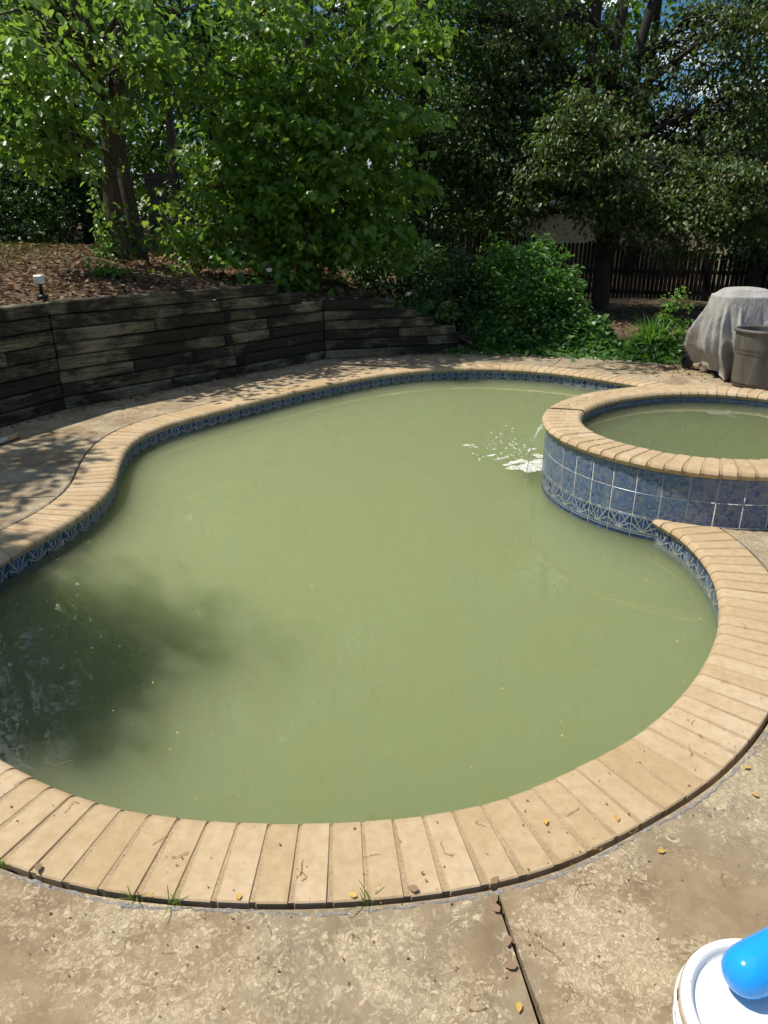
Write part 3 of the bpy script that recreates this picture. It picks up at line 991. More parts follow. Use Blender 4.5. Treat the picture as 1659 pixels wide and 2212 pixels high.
# marbled wall tiles, two courses, then patterned band
per = [spa_pt(a, WO) for a in np.linspace(0, 2 * math.pi, 721)]
SL = resample(np.array(per[:-1]), .153, True)
bmx = bmesh.new(); box_bm(bmx, (0, 0, 0), (.1465, .009, .1445), None, .002); mt = bm_mesh('tile', bmx); mt.materials.append(M['tile'])
def curved_tile(w_, h_, th, rad, uvs=False):
    V, Fc = [], []; n4 = 6; ch = .0015
    for yy, sh in ((th / 2, 0), (-th / 2 + ch, 0), (-th / 2, ch)):
        for zz in (-h_ / 2 + sh, h_ / 2 - sh):
            for k in range(n4 + 1):
                x = (-.5 + k / n4) * (w_ - 2 * sh); V.append((x, yy + (x * x) / (2 * rad), zz))
    q = n4 + 1; rows = [0, q, 2 * q, 3 * q, 4 * q, 5 * q]
    for k in range(n4):
        Fc.append((rows[4] + k, rows[4] + k + 1, rows[5] + k + 1, rows[5] + k))
        for a, c in ((0, 2), (2, 4)):
            Fc.append((rows[a] + k, rows[a] + k + 1, rows[c] + k + 1, rows[c] + k)); Fc.append((rows[c + 1] + k, rows[c + 1] + k + 1, rows[a + 1] + k + 1, rows[a + 1] + k))
    for e in (0, n4):
        for a, c in ((0, 2), (2, 4)): Fc.append((rows[a] + e, rows[c] + e, rows[c + 1] + e, rows[a + 1] + e))
    me = pymesh('tile', V, Fc)
    bm = bmesh.new(); bm.from_mesh(me); bmesh.ops.recalc_face_normals(bm, faces=bm.faces); bm.to_mesh(me); bm.free()
    if uvs:
        uv = me.uv_layers.new(name='UVMap')
        for l in me.loops:
            co_ = me.vertices[l.vertex_index].co; uv.data[l.index].uv = (co_.x / w_ + .5, co_.z / h_ + .5)
    return me
ct = curved_tile(.1455, .1435, .008, 1.21); ct.materials.append(M['tile'])
cd_ = curved_tile(.148, .146, .008, 1.21, True); cd_.materials.append(M['deco'])
for i in range(len(SL)):
    j = (i + 1) % len(SL); m_ = (SL[i] + SL[j]) / 2; d = SL[j] - SL[i]; ang = math.atan2(d[1], d[0])
    nn = np.array([d[1], -d[0]]) / np.linalg.norm(d)
    for zc, mesh in ((.2265, ct), (.0765, ct), (-.0735, cd_)):
        o = link('tile', mesh, None, spa)
        o.matrix_parent_inverse = Matrix.Translation(spa.location).inverted()
        pc = spa_pt(math.atan2(m_[1] - SPA_C[1], m_[0] - SPA_C[0]), WO)
        o.location = (pc[0] - nn[0] * .0018, pc[1] - nn[1] * .0018, zc)
        o.rotation_euler = (random.uniform(-.003, .003), 0, ang)
        if mesh is cd_: o.scale = (np.linalg.norm(d) / .153, 1, 1)
    # inside waterline tile
ILn = resample(np.array([spa_pt(a, .035) for a in np.linspace(0, 2 * math.pi, 721)][:-1]), .153, True)
for i in range(len(ILn)):
    j = (i + 1) % len(ILn); m_ = (ILn[i] + ILn[j]) / 2; d = ILn[j] - ILn[i]
    nn = np.array([d[1], -d[0]]) / np.linalg.norm(d)
    o = link('tile', mt, None, spa); o.matrix_parent_inverse = Matrix.Translation(spa.location).inverted()
    o.location = (m_[0] - nn[0] * .006, m_[1] - nn[1] * .006, .2265); o.rotation_euler = (0, 0, math.atan2(d[1], d[0]) + math.pi)
# spa water
V = [(SPA_C[0], SPA_C[1], .268)] + [(*spa_pt(2 * math.pi * k / 96, .033), .268) for k in range(96)] + [(*spa_pt(2 * math.pi * k / 96, .033), -1.0) for k in range(96)] + [(SPA_C[0], SPA_C[1], -1.0)]
Fc = [(0, 1 + k, 1 + (k + 1) % 96) for k in range(96)] + [(1 + k, 97 + k, 97 + (k + 1) % 96, 1 + (k + 1) % 96) for k in range(96)] + [(193, 97 + (k + 1) % 96, 97 + k) for k in range(96)]
tag(link('spa_water', pymesh('spa_water', V, Fc), M['spa_water']), kind='structure', label='murky grey-green spa water')
# white lime crust on the broken coping end and under the tiles
def crust(name, c, r, n, seed, flat=.5, parent=None, mat=None):
    rr = random.Random(seed); bm = bmesh.new()
    bmesh.ops.create_icosphere(bm, subdivisions=2, radius=1)
    for v in bm.verts:
        k = 1 + rr.uniform(-.25, .25); v.co = Vector((v.co.x * r[0] * k, v.co.y * r[1] * k, v.co.z * r[2] * k))
    bmesh.ops.translate(bm, vec=c, verts=bm.verts)
    return plink(name, bm_mesh(name, bm, False), mat or M['grout'], parent)
ce = INNER[[i for i in range(NP) if not in_spa((INNER[i] + INNER[(i + 1) % NP]) / 2, .16) and in_spa((INNER[(i + 1) % NP] + INNER[(i + 2) % NP]) / 2, .16)][0] + 1]
crust('lime_crust', (ce[0] + .035, ce[1] + .005, -.012), (.05, .03, .03), 0, 4, parent=spa)
# spillway water falling into the pool, and its foam
t0, t1 = math.radians(170), math.radians(178)
V, Fc = [], []; nh, nwid = 16, 9
for i in range(nh + 1):
    u = i / nh
    for k in range(nwid + 1):
        t = t0 + (t1 - t0) * (k / nwid) + .03 * u * math.sin(k * 2.1)
        p = spa_pt(t, SPA_W - .03 + .02 + .10 * u ** .5 + .006 * math.sin(k * 3 + i))
        V.append((p[0], p[1], .27 + (WATER_Z - .27) * u ** 1.3))
for i in range(nh):
    for k in range(nwid): a = i * (nwid + 1) + k; Fc.append((a, a + 1, a + nwid + 2, a + nwid + 1))
tag(link('spill_water', pymesh('spill_water', V, Fc, True), M['sheet']), 'thin sheet of water spilling from the spa into the pool', 'waterfall')
rf = random.Random(21)
V, Fc = [], []
def blob(cx, cy, rx, ry, ang, z=.004, n=18, rough=.3):
    b0 = len(V); ca, sa = math.cos(ang), math.sin(ang)
    V.append((cx, cy, WATER_Z + z + .004))
    ph = [rf.uniform(0, 6.28) for _ in range(4)]
    for k in range(n):
        a = 2 * math.pi * k / n
        q = 1 + rough * (math.sin(2 * a + ph[0]) * .5 + math.sin(3 * a + ph[1]) * .5 + math.sin(5 * a + ph[2]) * .35 + rf.uniform(-.2, .2))
        x, y = rx * q * math.cos(a), ry * q * math.sin(a)
        V.append((cx + x * ca - y * sa, cy + x * sa + y * ca, WATER_Z + .0015))
    for k in range(n): Fc.append((b0, b0 + 1 + k, b0 + 1 + (k + 1) % n))
fc = at(1140, 995, 1); 
def wpt(vx, vy, z=WATER_Z):
    x = (vx - 829.5) / F_PX; y = -(vy - 1106) / F_PX
    d = Vector((x, math.cos(PITCH) + y * math.sin(PITCH), -math.sin(PITCH) + y * math.cos(PITCH))); t = (z - EYE) / d.z
    return Vector((d.x * t, d.y * t, z))
for (vx, vy, rx, ry, an) in [(1158, 1004, .11, .13, .2), (1140, 1010, .15, .07, .1), (1150, 1015, .10, .05, 0), (1110, 1000, .11, .03, .5), (1085, 990, .09, .012, .6), (1062, 984, .06, .010, .5),
                             (1130, 997, .06, .05, 0), (1166, 985, .05, .06, 0), (1010, 962, .05, .009, .1), (1020, 966, .03, .008, .2), (1150, 970, .05, .012, .3)]:
    p = wpt(vx, vy); blob(p.x, p.y, rx, ry, an, .006, 26, .42)
for _ in range(80):
    p = wpt(rf.gauss(1090, 48), rf.gauss(968, 20)); s = rf.uniform(.003, .008)
    if in_spa(p, .3): continue
    blob(p.x, p.y, s * rf.uniform(1, 2), s, rf.uniform(-.3, .3), .004, 9, .25)
tag(link('foam', pymesh('foam', V, Fc, True), M['foam']), 'white foam and bubbles where the spa spills into the pool', kind='stuff')

# ------------------------------------------------------------------ retaining wall of timbers
wall = empty('retaining_wall', (-3.09, 6.77, 0))
tag(wall, 'tall dark weathered timber retaining wall along the pool deck', 'retaining wall')
rw = random.Random(5)
def timber(a, b, z, hgt, out=0.0):
    L = np.linalg.norm(b - a); d = (b - a) / L; mid = (a + b) / 2
    nn = np.array([d[1], -d[0]])                       # towards the pool
    bm = bmesh.new(); box_bm(bm, (0, 0, 0), (L - .008, TH, hgt - .010), None, .012)
    # waney faces
    for v in bm.verts: v.co.y += rw.uniform(-.003, .003); v.co.z += rw.uniform(-.002, .002)
    me = bm_mesh('timber', bm); me.materials.append(M['timber'])
    o = link('timber', me, None, wall); o.matrix_parent_inverse = Matrix.Translation(wall.location).inverted()
    c = mid - nn * (TH / 2 - out)
    o.location = (c[0], c[1], z - .012 + hgt / 2); o.rotation_euler = (rw.uniform(-.01, .01), rw.uniform(-.001, .001), math.atan2(d[1], d[0]))
    return o
def course(A, B, z, t_end, cuts, k):
    ts_ = [0] + [c for c in cuts if c < t_end - .02] + [t_end]
    for q in range(len(ts_) - 1):
        timber(A + (B - A) * ts_[q], A + (B - A) * ts_[q + 1], z, CH, rw.uniform(-.004, .008))
for k in range(8):
    z = k * CH
    course(WALL[0], WALL[1], z, 1.0, [[.35], [.62], [.2], [.5], [.30, .86], [.7], [], [.55]][k], k)
    te = 1.0 if k < 6 else (.90 if k == 6 else .79)
    course(WALL[1], WALL[2], z, te, [[.34], [.62], [.22, .58], [.55], [.73], [.30], [.545], [.545]][k], k)
    if k < 6:
        te = [1.35, 1.3, 1.1, .92, .76, .57][k]
        course(WALL[2], WALL[3], z, te, [[.5], [.85], [.6], [], [.45], []][k], k)
for c_, hh_ in ((WALL[1], .97), (WALL[2], .74)):  # added dark backing behind the corners, blocks light leaking through the gaps
    o = plink('corner_backing', box_mesh('corner_backing', (.13, .13, hh_), .004), M['fence'], wall); o.location = (c_[0] - .075, c_[1] + .06, hh_ / 2 - .03); o.rotation_euler = (0, 0, .9)
# square ends of the ties that run back into the bank
for (t, k) in [(.565, 5), (.565, 3), (.745, 3), (.43, 2), (.60, 1)]:
    c = WALL[1] + (WALL[2] - WALL[1]) * t; d = (WALL[2] - WALL[1]); d /= np.linalg.norm(d)
    o = timber(c - d * .055, c + d * .055, k * CH + .004, CH - .01, .012); o.name = 'tie_end'
    o.data.materials[0] = M['fence']

# ------------------------------------------------------------------ leaves
def leaf_oval(wd=.30, fold=.10):
    P = np.array([(0, 0, 0), (-wd, .28, fold), (-wd * .85, .62, fold), (0, 1, -.04), (wd * .85, .62, fold), (wd, .28, fold)])
    return P, [(0, 3, 2, 1), (0, 5, 4, 3)]
def leaf_maple():
    o = [(0, 0), (-.16, .04), (-.44, .02), (-.36, .22), (-.56, .42), (-.30, .44), (-.24, .62), (0, 1.0), (.24, .62), (.30, .44), (.56, .42), (.36, .22), (.44, .02), (.16, .04)]
    P = [(x, y, .10 * abs(x) + (-.08 if y > .9 else 0)) for x, y in o] + [(0, .34, -.03)]
    c = len(P) - 1
    return np.array(P), [(c, (i + 1) % c, i) for i in range(c)]
def leaf_ivy():
    o = [(0, .08), (-.22, 0), (-.46, .16), (-.40, .44), (-.22, .60), (0, 1), (.22, .60), (.40, .44), (.46, .16), (.22, 0)]
    P = [(x, y, .12 * abs(x)) for x, y in o]
    return np.array(P), [(0, 5, 4, 3), (0, 3, 2, 1), (0, 7, 6, 5), (0, 9, 8, 7)]
LEAF = dict(oval=leaf_oval(), wide=leaf_oval(.38, .12), narrow=leaf_oval(.2, .08), maple=leaf_maple(), ivy=leaf_ivy())

def leaves_mesh(name, pos, tip, nrm, size, kind):
    """pos (n,3); tip direction and normal (n,3); size (n,)"""
    T, faces = LEAF[kind]; n = len(pos)
    y = tip / np.linalg.norm(tip, axis=1)[:, None]
    z = nrm - y * (nrm * y).sum(1)[:, None]; z /= (np.linalg.norm(z, axis=1)[:, None] + 1e-9)
    x = np.cross(y, z)
    B = np.stack([x, y, z], 1)                          # n,3(basis),3
    V = pos[:, None, :] + np.einsum('kb,nbj->nkj', T, B) * size[:, None, None]
    k = len(T); Fq = np.array(faces)
    Fa = (Fq[None] + (np.arange(n) * k)[:, None, None]).reshape(-1, Fq.shape[1])
    return npmesh(name, V.reshape(-1, 3), Fa)

def unit(n, rng):
    v = rng.normal(size=(n, 3)); return v / np.linalg.norm(v, axis=1)[:, None]

def cluster_leaves(C, n, rad, rng, droop=.45, flat=.55, up=1.0, spread=.7, out=None):
    """C (m,3) cluster centres -> leaf pos, tip, normal"""
    m = len(C)
    d = unit(m * n, rng).reshape(m, n, 3)
    rr = rad if np.ndim(rad) else np.full(m, rad)
    r = rng.random((m, n, 1)) ** .5 * rr[:, None, None]
    off = d * r; off[..., 2] *= flat
    pos = C[:, None, :] + off
    hor = d.copy(); hor[..., 2] = 0
    tip = hor + rng.normal(0, spread * .6, (m, n, 3)); tip[..., 2] -= droop
    nrm = np.zeros((m, n, 3)); nrm[..., 2] = up
    nrm += rng.normal(0, spread, (m, n, 3)) + hor * .35
    if out is not None: nrm += out[:, None, :] * .5
    return pos.reshape(-1, 3), tip.reshape(-1, 3), nrm.reshape(-1, 3)

def blob_clusters(blobs, rng, hole=.42, layer=0.0):
    """blobs: (centre, radii, count). clusters sit mostly in the outer shell; a lump noise opens gaps"""
    out, own = [], []
    for bi, (c, r, n) in enumerate(blobs):
        k = rng.normal(size=(8, 3)) * 2.2; ph = rng.uniform(0, 6.28, 8)
        d = unit(n * 3, rng); rad = rng.random(n * 3) ** .36
        p = d * rad[:, None]
        f = np.sin(p @ k.T + ph).sum(1) / 8 + rng.normal(0, .12, n * 3)
        keep = np.argsort(-f)[: int(len(f) * (1 - hole))]
        keep = rng.permutation(keep)[:n]
        P = np.array(c) + p[keep] * np.array(r)
        if layer:
            hr = np.hypot(p[keep][:, 0], p[keep][:, 1])
            P[:, 2] = np.round((P[:, 2] + .13 * bi) / layer) * layer - .13 * bi + rng.normal(0, .085, len(P)) - rng.uniform(.05, .3) * hr + rng.normal(0, .16, 2) @ p[keep][:, :2].T * .8
        out.append(P); own += [bi] * len(P)
    return np.vstack(out), np.array(own)

def curve_pts(a, b, sag, n, rng, wig):
    a, b = np.array(a, float), np.array(b, float)
    L = np.linalg.norm(b - a); P = []
    w1, w2 = rng.normal(size=3) * wig * L, rng.normal(size=3) * wig * L * .5
    for i in range(n + 1):
        u = i / n
        q = a + (b - a) * u + w1 * math.sin(math.pi * u) + w2 * math.sin(2 * math.pi * u)
        q[2] += sag * L * math.sin(math.pi * u); P.append(q)
    return P

def tree(name, label, trunks, blobs, leaf, seed, cat='tree', group=None, bark='bark', kind='oval', size=.09, per=16, crad=.32,
         droop=.45, flat=.55, spread=.7, hole=.42, limb_r=.06, twig=True, limb_from=(.35, .95), sides=9, layer=0.0):
    """trunks: list of (points, radii); crown blobs fed by limbs"""
    rng = np.random.default_rng(seed)
    base = Vector(trunks[0][0][0]); root = empty(name, base); tag(root, label, cat, group)
    trs = []
    for tp, tr in trunks:
        P = catmull(tp, 6); R = np.interp(np.linspace(0, 1, len(P)), np.linspace(0, 1, len(tr)), tr)
        trs.append((P, R))
        R = list(R); me = tubes_mesh('trunk', [([tuple(q) for q in P], R)], 14, .10, rng)
        plink('trunk', me, M[bark], root)
    C, own = blob_clusters(blobs, rng, hole, layer)
    for bi, (c, r, n) in enumerate(blobs):
        limbs = []
        P, R = trs[bi % len(trs)]
        lo, hi = int(len(P) * limb_from[0]), int(len(P) * limb_from[1]) - 1
        cand = [i for i in range(lo, hi + 1) if P[i][2] < c[2] - .1] or [lo]
        ii = min(cand, key=lambda i: abs((c[2] - P[i][2]) - .45 * math.hypot(c[0] - P[i][0], c[1] - P[i][1])))
        cp = curve_pts(P[ii], c, .06, 7, rng, .05)
        rr = min(limb_r, R[ii] * .7)
        limbs.append((cp, list(np.linspace(rr, rr * .35, 8))))
        if twig:
            mine = C[own == bi]; pick = mine[rng.permutation(len(mine))[: max(3, int(len(mine) * .5))]]
            for q in pick:
                st = cp[int(rng.integers(3, 8))]
                limbs.append((curve_pts(st, q, .05, 3, rng, .06), [rr * .30, rr * .22, rr * .15, .004]))
        plink('limb', tubes_mesh('limb', limbs, 5), M[bark], root)
    p, t, nn = cluster_leaves(C, per, crad * rng.uniform(.7, 1.3, len(C)), rng, droop, flat, 1.0, spread)
    s = size * rng.uniform(.65, 1.2, len(p))
    plink('crown', leaves_mesh('crown', p, t, nn, s, kind), M[leaf], root)
    return root

def gp(x, y): return (x, y, ground_z(x, y) - .05)

# --- big twin-trunk tree on the bank
b = gp(-3.38, 9.8); b2 = gp(-3.24, 10.0)
T1a = at(228, 260, 9.7); T1b = at(256, 250, 10.1)
tree('bank_tree', 'twin-trunked tree with ridged bark and broad leaves above the timber wall',
     [([b, (b[0] - .06, b[1], 2.2), tuple(T1a), (-3.75, 9.6, 6.0), (-3.6, 9.4, 9.5)], [.15, .098, .09, .08, .04]),
      ([b2, (-3.33, 10.05, 2.3), tuple(T1b), (-2.9, 10.2, 6.2), (-2.5, 10.5, 9.5)], [.13, .088, .08, .07, .04])],
     [(tuple(at(110, 300, 8.6)), (.55, .5, .42), 34), (tuple(at(60, 190, 8.3)), (.7, .6, .45), 32), (tuple(at(150, 60, 8.8)), (.9, .7, .5), 30), (tuple(at(330, 110, 9.6)), (.8, .6, .5), 23),
      (tuple(at(40, 20, 8.0)), (.7, .7, .5), 20), (tuple(at(400, 20, 9.8)), (.8, .7, .55), 20), (tuple(at(270, 20, 9.0)), (.7, .6, .5), 18),
      (tuple(at(250, 150, 9.2)), (.5, .4, .35), 14),
      ((-3.6, 11.0, 5.8), (1.0, .8, .5), 30), ((-4.6, 10.8, 7.4), (.9, .8, .5), 20), ((-3.0, 10.6, 8.8), (1.1, .9, .7), 28)],
     'leaf_a', 101, kind='wide', size=.105, per=15, crad=.30, droop=.7, flat=.28, spread=.5, layer=.36, limb_from=(.4, 1.0), limb_r=.045)

# --- maple behind the wall
mb = gp(-1.12, 11.1)
tree('maple_tree', 'leafy green maple with low branches hanging behind the timber wall',
     [([mb, (-1.1, 11.1, 2.2), (-1.0, 11.2, 4.5), (-.9, 11.2, 8.0)], [.10, .085, .07, .03])],
     [(tuple(at(520, 500, 10.2)), (.85, .6, .42), 50), (tuple(at(660, 520, 10.4)), (.85, .6, .4), 57), (tuple(at(790, 490, 10.6)), (.7, .6, .4), 50), (tuple(at(380, 460, 10.0)), (.42, .4, .3), 14),
      (tuple(at(560, 400, 10.6)), (.9, .8, .5), 64), (tuple(at(700, 390, 10.6)), (.9, .8, .5), 68), (tuple(at(820, 370, 10.8)), (.65, .7, .5), 43), (tuple(at(505, 330, 10.8)), (.6, .6, .4), 31),
      (tuple(at(600, 270, 10.4)), (1.0, .8, .6), 57), (tuple(at(760, 250, 10.4)), (.9, .8, .6), 51), (tuple(at(880, 240, 10.6)), (.55, .6, .45), 28), (tuple(at(510, 195, 10.6)), (.8, .7, .45), 34),
      (tuple(at(620, 130, 10.4)), (.9, .8, .6), 28), (tuple(at(790, 110, 10.4)), (.9, .8, .6), 28), (tuple(at(560, 30, 10.8)), (.9, .8, .6), 21), (tuple(at(720, 20, 10.6)), (.9, .8, .6), 21), (tuple(at(880, 30, 10.6)), (.6, .6, .5), 14),
      ((-1.7, 9.7, 5.2), (.9, .5, .4), 18), ((.45, 9.5, 6.0), (1.0, .5, .35), 14)],
     'leaf_m', 102, kind='maple', size=.105, per=19, crad=.34, droop=.7, flat=.3, spread=.5, hole=.5, layer=.40, limb_r=.03)

# --- pear tree by the fence, three leaders
pb = gp(4.55, 15.5)
a1, a2, a3 = at(1277, 120, 15.6), at(1332, 80, 15.4), at(1388, 80, 15.7)
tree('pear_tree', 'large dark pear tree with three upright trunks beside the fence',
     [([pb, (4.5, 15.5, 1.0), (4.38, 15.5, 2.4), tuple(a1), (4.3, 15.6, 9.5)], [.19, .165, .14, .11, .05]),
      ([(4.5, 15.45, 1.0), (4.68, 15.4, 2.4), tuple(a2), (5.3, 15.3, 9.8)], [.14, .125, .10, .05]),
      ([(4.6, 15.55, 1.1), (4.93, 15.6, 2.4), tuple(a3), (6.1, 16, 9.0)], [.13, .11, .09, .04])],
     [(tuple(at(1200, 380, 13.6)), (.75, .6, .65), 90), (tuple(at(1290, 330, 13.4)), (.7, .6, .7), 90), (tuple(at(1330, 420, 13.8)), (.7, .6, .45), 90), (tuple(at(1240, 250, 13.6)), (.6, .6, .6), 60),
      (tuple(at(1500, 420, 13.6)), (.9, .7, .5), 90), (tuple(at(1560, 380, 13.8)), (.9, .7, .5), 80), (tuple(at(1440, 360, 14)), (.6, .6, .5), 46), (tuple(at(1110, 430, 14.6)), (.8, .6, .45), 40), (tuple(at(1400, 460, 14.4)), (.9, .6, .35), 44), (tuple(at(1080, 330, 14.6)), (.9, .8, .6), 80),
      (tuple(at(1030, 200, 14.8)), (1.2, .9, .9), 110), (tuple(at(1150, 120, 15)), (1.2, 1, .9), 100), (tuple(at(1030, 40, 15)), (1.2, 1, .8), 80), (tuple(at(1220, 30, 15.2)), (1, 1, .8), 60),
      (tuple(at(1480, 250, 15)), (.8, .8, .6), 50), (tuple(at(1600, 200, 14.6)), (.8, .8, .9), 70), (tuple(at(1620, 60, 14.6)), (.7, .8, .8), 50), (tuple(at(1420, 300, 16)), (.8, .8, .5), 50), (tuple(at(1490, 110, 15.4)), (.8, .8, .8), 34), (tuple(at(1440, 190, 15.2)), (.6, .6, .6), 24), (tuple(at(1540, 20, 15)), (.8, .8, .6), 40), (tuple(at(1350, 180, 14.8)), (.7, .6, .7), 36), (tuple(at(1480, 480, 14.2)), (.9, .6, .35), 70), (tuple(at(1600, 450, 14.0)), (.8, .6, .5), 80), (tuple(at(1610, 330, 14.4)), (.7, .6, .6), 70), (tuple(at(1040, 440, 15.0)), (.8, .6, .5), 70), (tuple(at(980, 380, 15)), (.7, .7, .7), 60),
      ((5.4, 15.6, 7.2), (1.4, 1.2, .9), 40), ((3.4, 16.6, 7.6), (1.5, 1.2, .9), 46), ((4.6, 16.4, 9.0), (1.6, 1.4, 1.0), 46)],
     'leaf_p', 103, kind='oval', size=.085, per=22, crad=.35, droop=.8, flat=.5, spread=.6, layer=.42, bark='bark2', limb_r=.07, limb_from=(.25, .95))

# --- other trees behind (each of its own)
def bgtree(name, label, x, y, h, r, leaf, seed, n=900, kind='oval', size=.12, bark='bark2', tr=.16, low=1.0, per=16, lean=0, crad=.5, hole=.45, clump=1.0):
    rng = np.random.default_rng(seed + 1000)
    bx = gp(x, y); z0 = bx[2]
    bl = []
    k = 13
    for i in range(k):
        u = (i + .5) / k; zz = z0 + low + (h - low) * u
        rr = r * (1.15 - .55 * abs(u - .4) * 1.4)
        a = i * 2.4 + seed
        bl.append(((x + lean * u + rr * (.55 + .35 * (1 - clump)) * math.cos(a), y + rr * (.55 + .35 * (1 - clump)) * math.sin(a), zz), (rr * .62 * clump, rr * .62 * clump, (h / k * 1.15 + .25) * clump), n // k))
    return tree(name, label, [([bx, (x + lean * .2, y, z0 + h * .3), (x + lean * .5, y + .1, z0 + h * .65), (x + lean, y, z0 + h * .98)], [tr, tr * .8, tr * .55, .03])],
                bl, leaf, seed, bark=bark, kind=kind, size=size, per=per, crad=crad, hole=hole, limb_r=tr * .4, twig=False, group='trees behind the garden')
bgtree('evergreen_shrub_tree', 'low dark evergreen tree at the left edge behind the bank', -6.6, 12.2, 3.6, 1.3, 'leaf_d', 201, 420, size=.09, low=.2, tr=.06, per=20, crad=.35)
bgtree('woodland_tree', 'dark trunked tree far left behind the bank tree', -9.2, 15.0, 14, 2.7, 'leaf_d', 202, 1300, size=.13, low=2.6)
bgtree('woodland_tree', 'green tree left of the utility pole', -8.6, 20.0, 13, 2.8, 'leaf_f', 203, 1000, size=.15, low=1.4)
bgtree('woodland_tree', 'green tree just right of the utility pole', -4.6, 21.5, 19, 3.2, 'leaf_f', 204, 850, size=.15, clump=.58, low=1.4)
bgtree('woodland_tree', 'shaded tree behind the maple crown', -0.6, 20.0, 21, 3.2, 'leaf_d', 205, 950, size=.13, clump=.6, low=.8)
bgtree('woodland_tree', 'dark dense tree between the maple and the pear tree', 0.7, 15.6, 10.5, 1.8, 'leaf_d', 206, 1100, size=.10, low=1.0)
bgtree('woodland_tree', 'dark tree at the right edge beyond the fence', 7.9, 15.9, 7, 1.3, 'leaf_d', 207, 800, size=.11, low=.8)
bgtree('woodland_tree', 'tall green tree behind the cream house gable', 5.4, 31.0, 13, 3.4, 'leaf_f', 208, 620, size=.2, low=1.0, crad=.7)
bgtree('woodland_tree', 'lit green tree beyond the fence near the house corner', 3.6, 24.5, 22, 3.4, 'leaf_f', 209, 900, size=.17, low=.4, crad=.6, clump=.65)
sb = gp(-6.6, 3.4)
tree('leaning_tree', 'leaning tree over the bank beyond the left edge of the pool', [([sb, (-6.3, 3.4, 2.5), (-5.8, 3.4, 4.6), (-5.4, 3.3, 7.4)], [.16, .13, .09, .03])],
     [((-5.35, 3.4, 6.0), (.8, .85, .7), 110), ((-5.3, 3.0, 6.8), (.8, .8, .6), 100), ((-5.8, 4.5, 5.6), (.8, .6, .5), 50), ((-5.7, 2.8, 5.4), (.8, .7, .5), 70), ((-5.4, 3.5, 7.6), (.8, .8, .6), 70), ((-6.4, 4.4, 5.0), (.7, .7, .5), 30), ((-5.95, 5.5, 6.0), (.6, .75, .4), 60), ((-5.7, 4.7, 5.2), (.5, .6, .4), 34)],  # last two clumps added out of view to shade the left deck
     'leaf_a', 210, kind='oval', size=.11, per=20, crad=.3, limb_r=.05)
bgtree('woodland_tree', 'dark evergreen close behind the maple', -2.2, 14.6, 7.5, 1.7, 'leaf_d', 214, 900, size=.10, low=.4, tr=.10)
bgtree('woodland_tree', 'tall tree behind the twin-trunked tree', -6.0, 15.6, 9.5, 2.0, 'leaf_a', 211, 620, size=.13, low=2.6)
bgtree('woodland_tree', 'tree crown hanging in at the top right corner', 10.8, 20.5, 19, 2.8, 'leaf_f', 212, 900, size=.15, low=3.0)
bgtree('woodland_tree', 'tall tree whose leaves fleck the sky between the pear trunks and the roof', 8.4, 26.0, 21, 2.6, 'leaf_f', 213, 330, size=.17, low=5.5, crad=.6)

# far woods closing the view
rng = np.random.default_rng(77)
m_ = 14000
az = rng.uniform(-62, 62, m_); rr = rng.uniform(30, 42, m_); zz = rng.random(m_) ** 1.1 * 9
hgt = 12.0 + 2.0 * np.sin(az * .21) + 1.5 * np.sin(az * .63 + 1); zz = zz / 9 * hgt
gap = (np.abs(az - 21.5) < 4.5) & (zz > 3.4)
C = np.stack([rr * np.sin(np.radians(az)), rr * np.cos(np.radians(az)), zz + .3], 1)[~gap]
p, t, nn = cluster_leaves(C, 11, 1.0, rng, .5, .6, 1, .8)
tag(link('far_woods', leaves_mesh('far_woods', p, t, nn, .30 * rng.uniform(.6, 1.2, len(p)), 'oval'), M['leaf_f']), 'distant sunlit woodland closing the view', kind='stuff')

# ------------------------------------------------------------------ shrubs and ground cover
def shrub(name, label, c, r, n, leaf, seed, kind='oval', size=.06, per=12, crad=.14, cat='bush', droop=.3, spread=.6):
    rng = np.random.default_rng(seed); root = empty(name, (c[0], c[1], ground_z(c[0], c[1]))); tag(root, label, cat)
    d = unit(n, rng); d[:, 2] = np.abs(d[:, 2]) * 1.1 - .12
    rad = 1 - rng.random(n) ** 2 * .45
    k = rng.normal(size=(6, 3)) * 2.6; ph = rng.uniform(0, 6.28, 6)
    lump = 1 + .17 * np.sin(d @ k.T + ph).sum(1) / 2
    C = np.array(c) + d * (rad * lump)[:, None] * np.array(r)
    p, t, nn = cluster_leaves(C, per, crad, rng, droop, .8, .8, spread, out=d)
    # wayward shoots
    tops = np.argsort(-(C[:, 2] + rng.normal(0, .25, n)))[: max(4, n // 45)]
    SH = []
    for q in tops:
        e = d[q] * .6 + np.array([0, 0, .7]) + rng.normal(0, .3, 3); e /= np.linalg.norm(e); l_ = rng.uniform(.10, .28)
        SH += [C[q] + e * l_ * u_ for u_ in (.4, .7, 1.0)]
    p2, t2, n2 = cluster_leaves(np.array(SH), 4, crad * .45, rng, droop, .8, .8, spread)
    p, t, nn = np.vstack([p, p2]), np.vstack([t, t2]), np.vstack([nn, n2])
    plink('foliage', leaves_mesh('foliage', p, t, nn, size * rng.uniform(.6, 1.25, len(p)), kind), M[leaf], root)
    st = []
    for i in range(14):
        a = rng.uniform(0, 6.28); e = C[int(rng.integers(0, n))]
        s0 = (c[0] + .12 * math.cos(a), c[1] + .12 * math.sin(a), ground_z(c[0], c[1]) - .03)
        st.append((curve_pts(s0, e, .05, 5, rng, .06), list(np.linspace(.016, .004, 6))))
    plink('stems', tubes_mesh('stems', st, 5), M['bark2'], root)
    return root
shrub('round_bush', 'round green bush overgrown with vines beside the far end of the pool', (2.08, 10.85, .2), (.88, .72, 1.06), 900, 'ivy', 301, 'oval', .075, 11, .15)
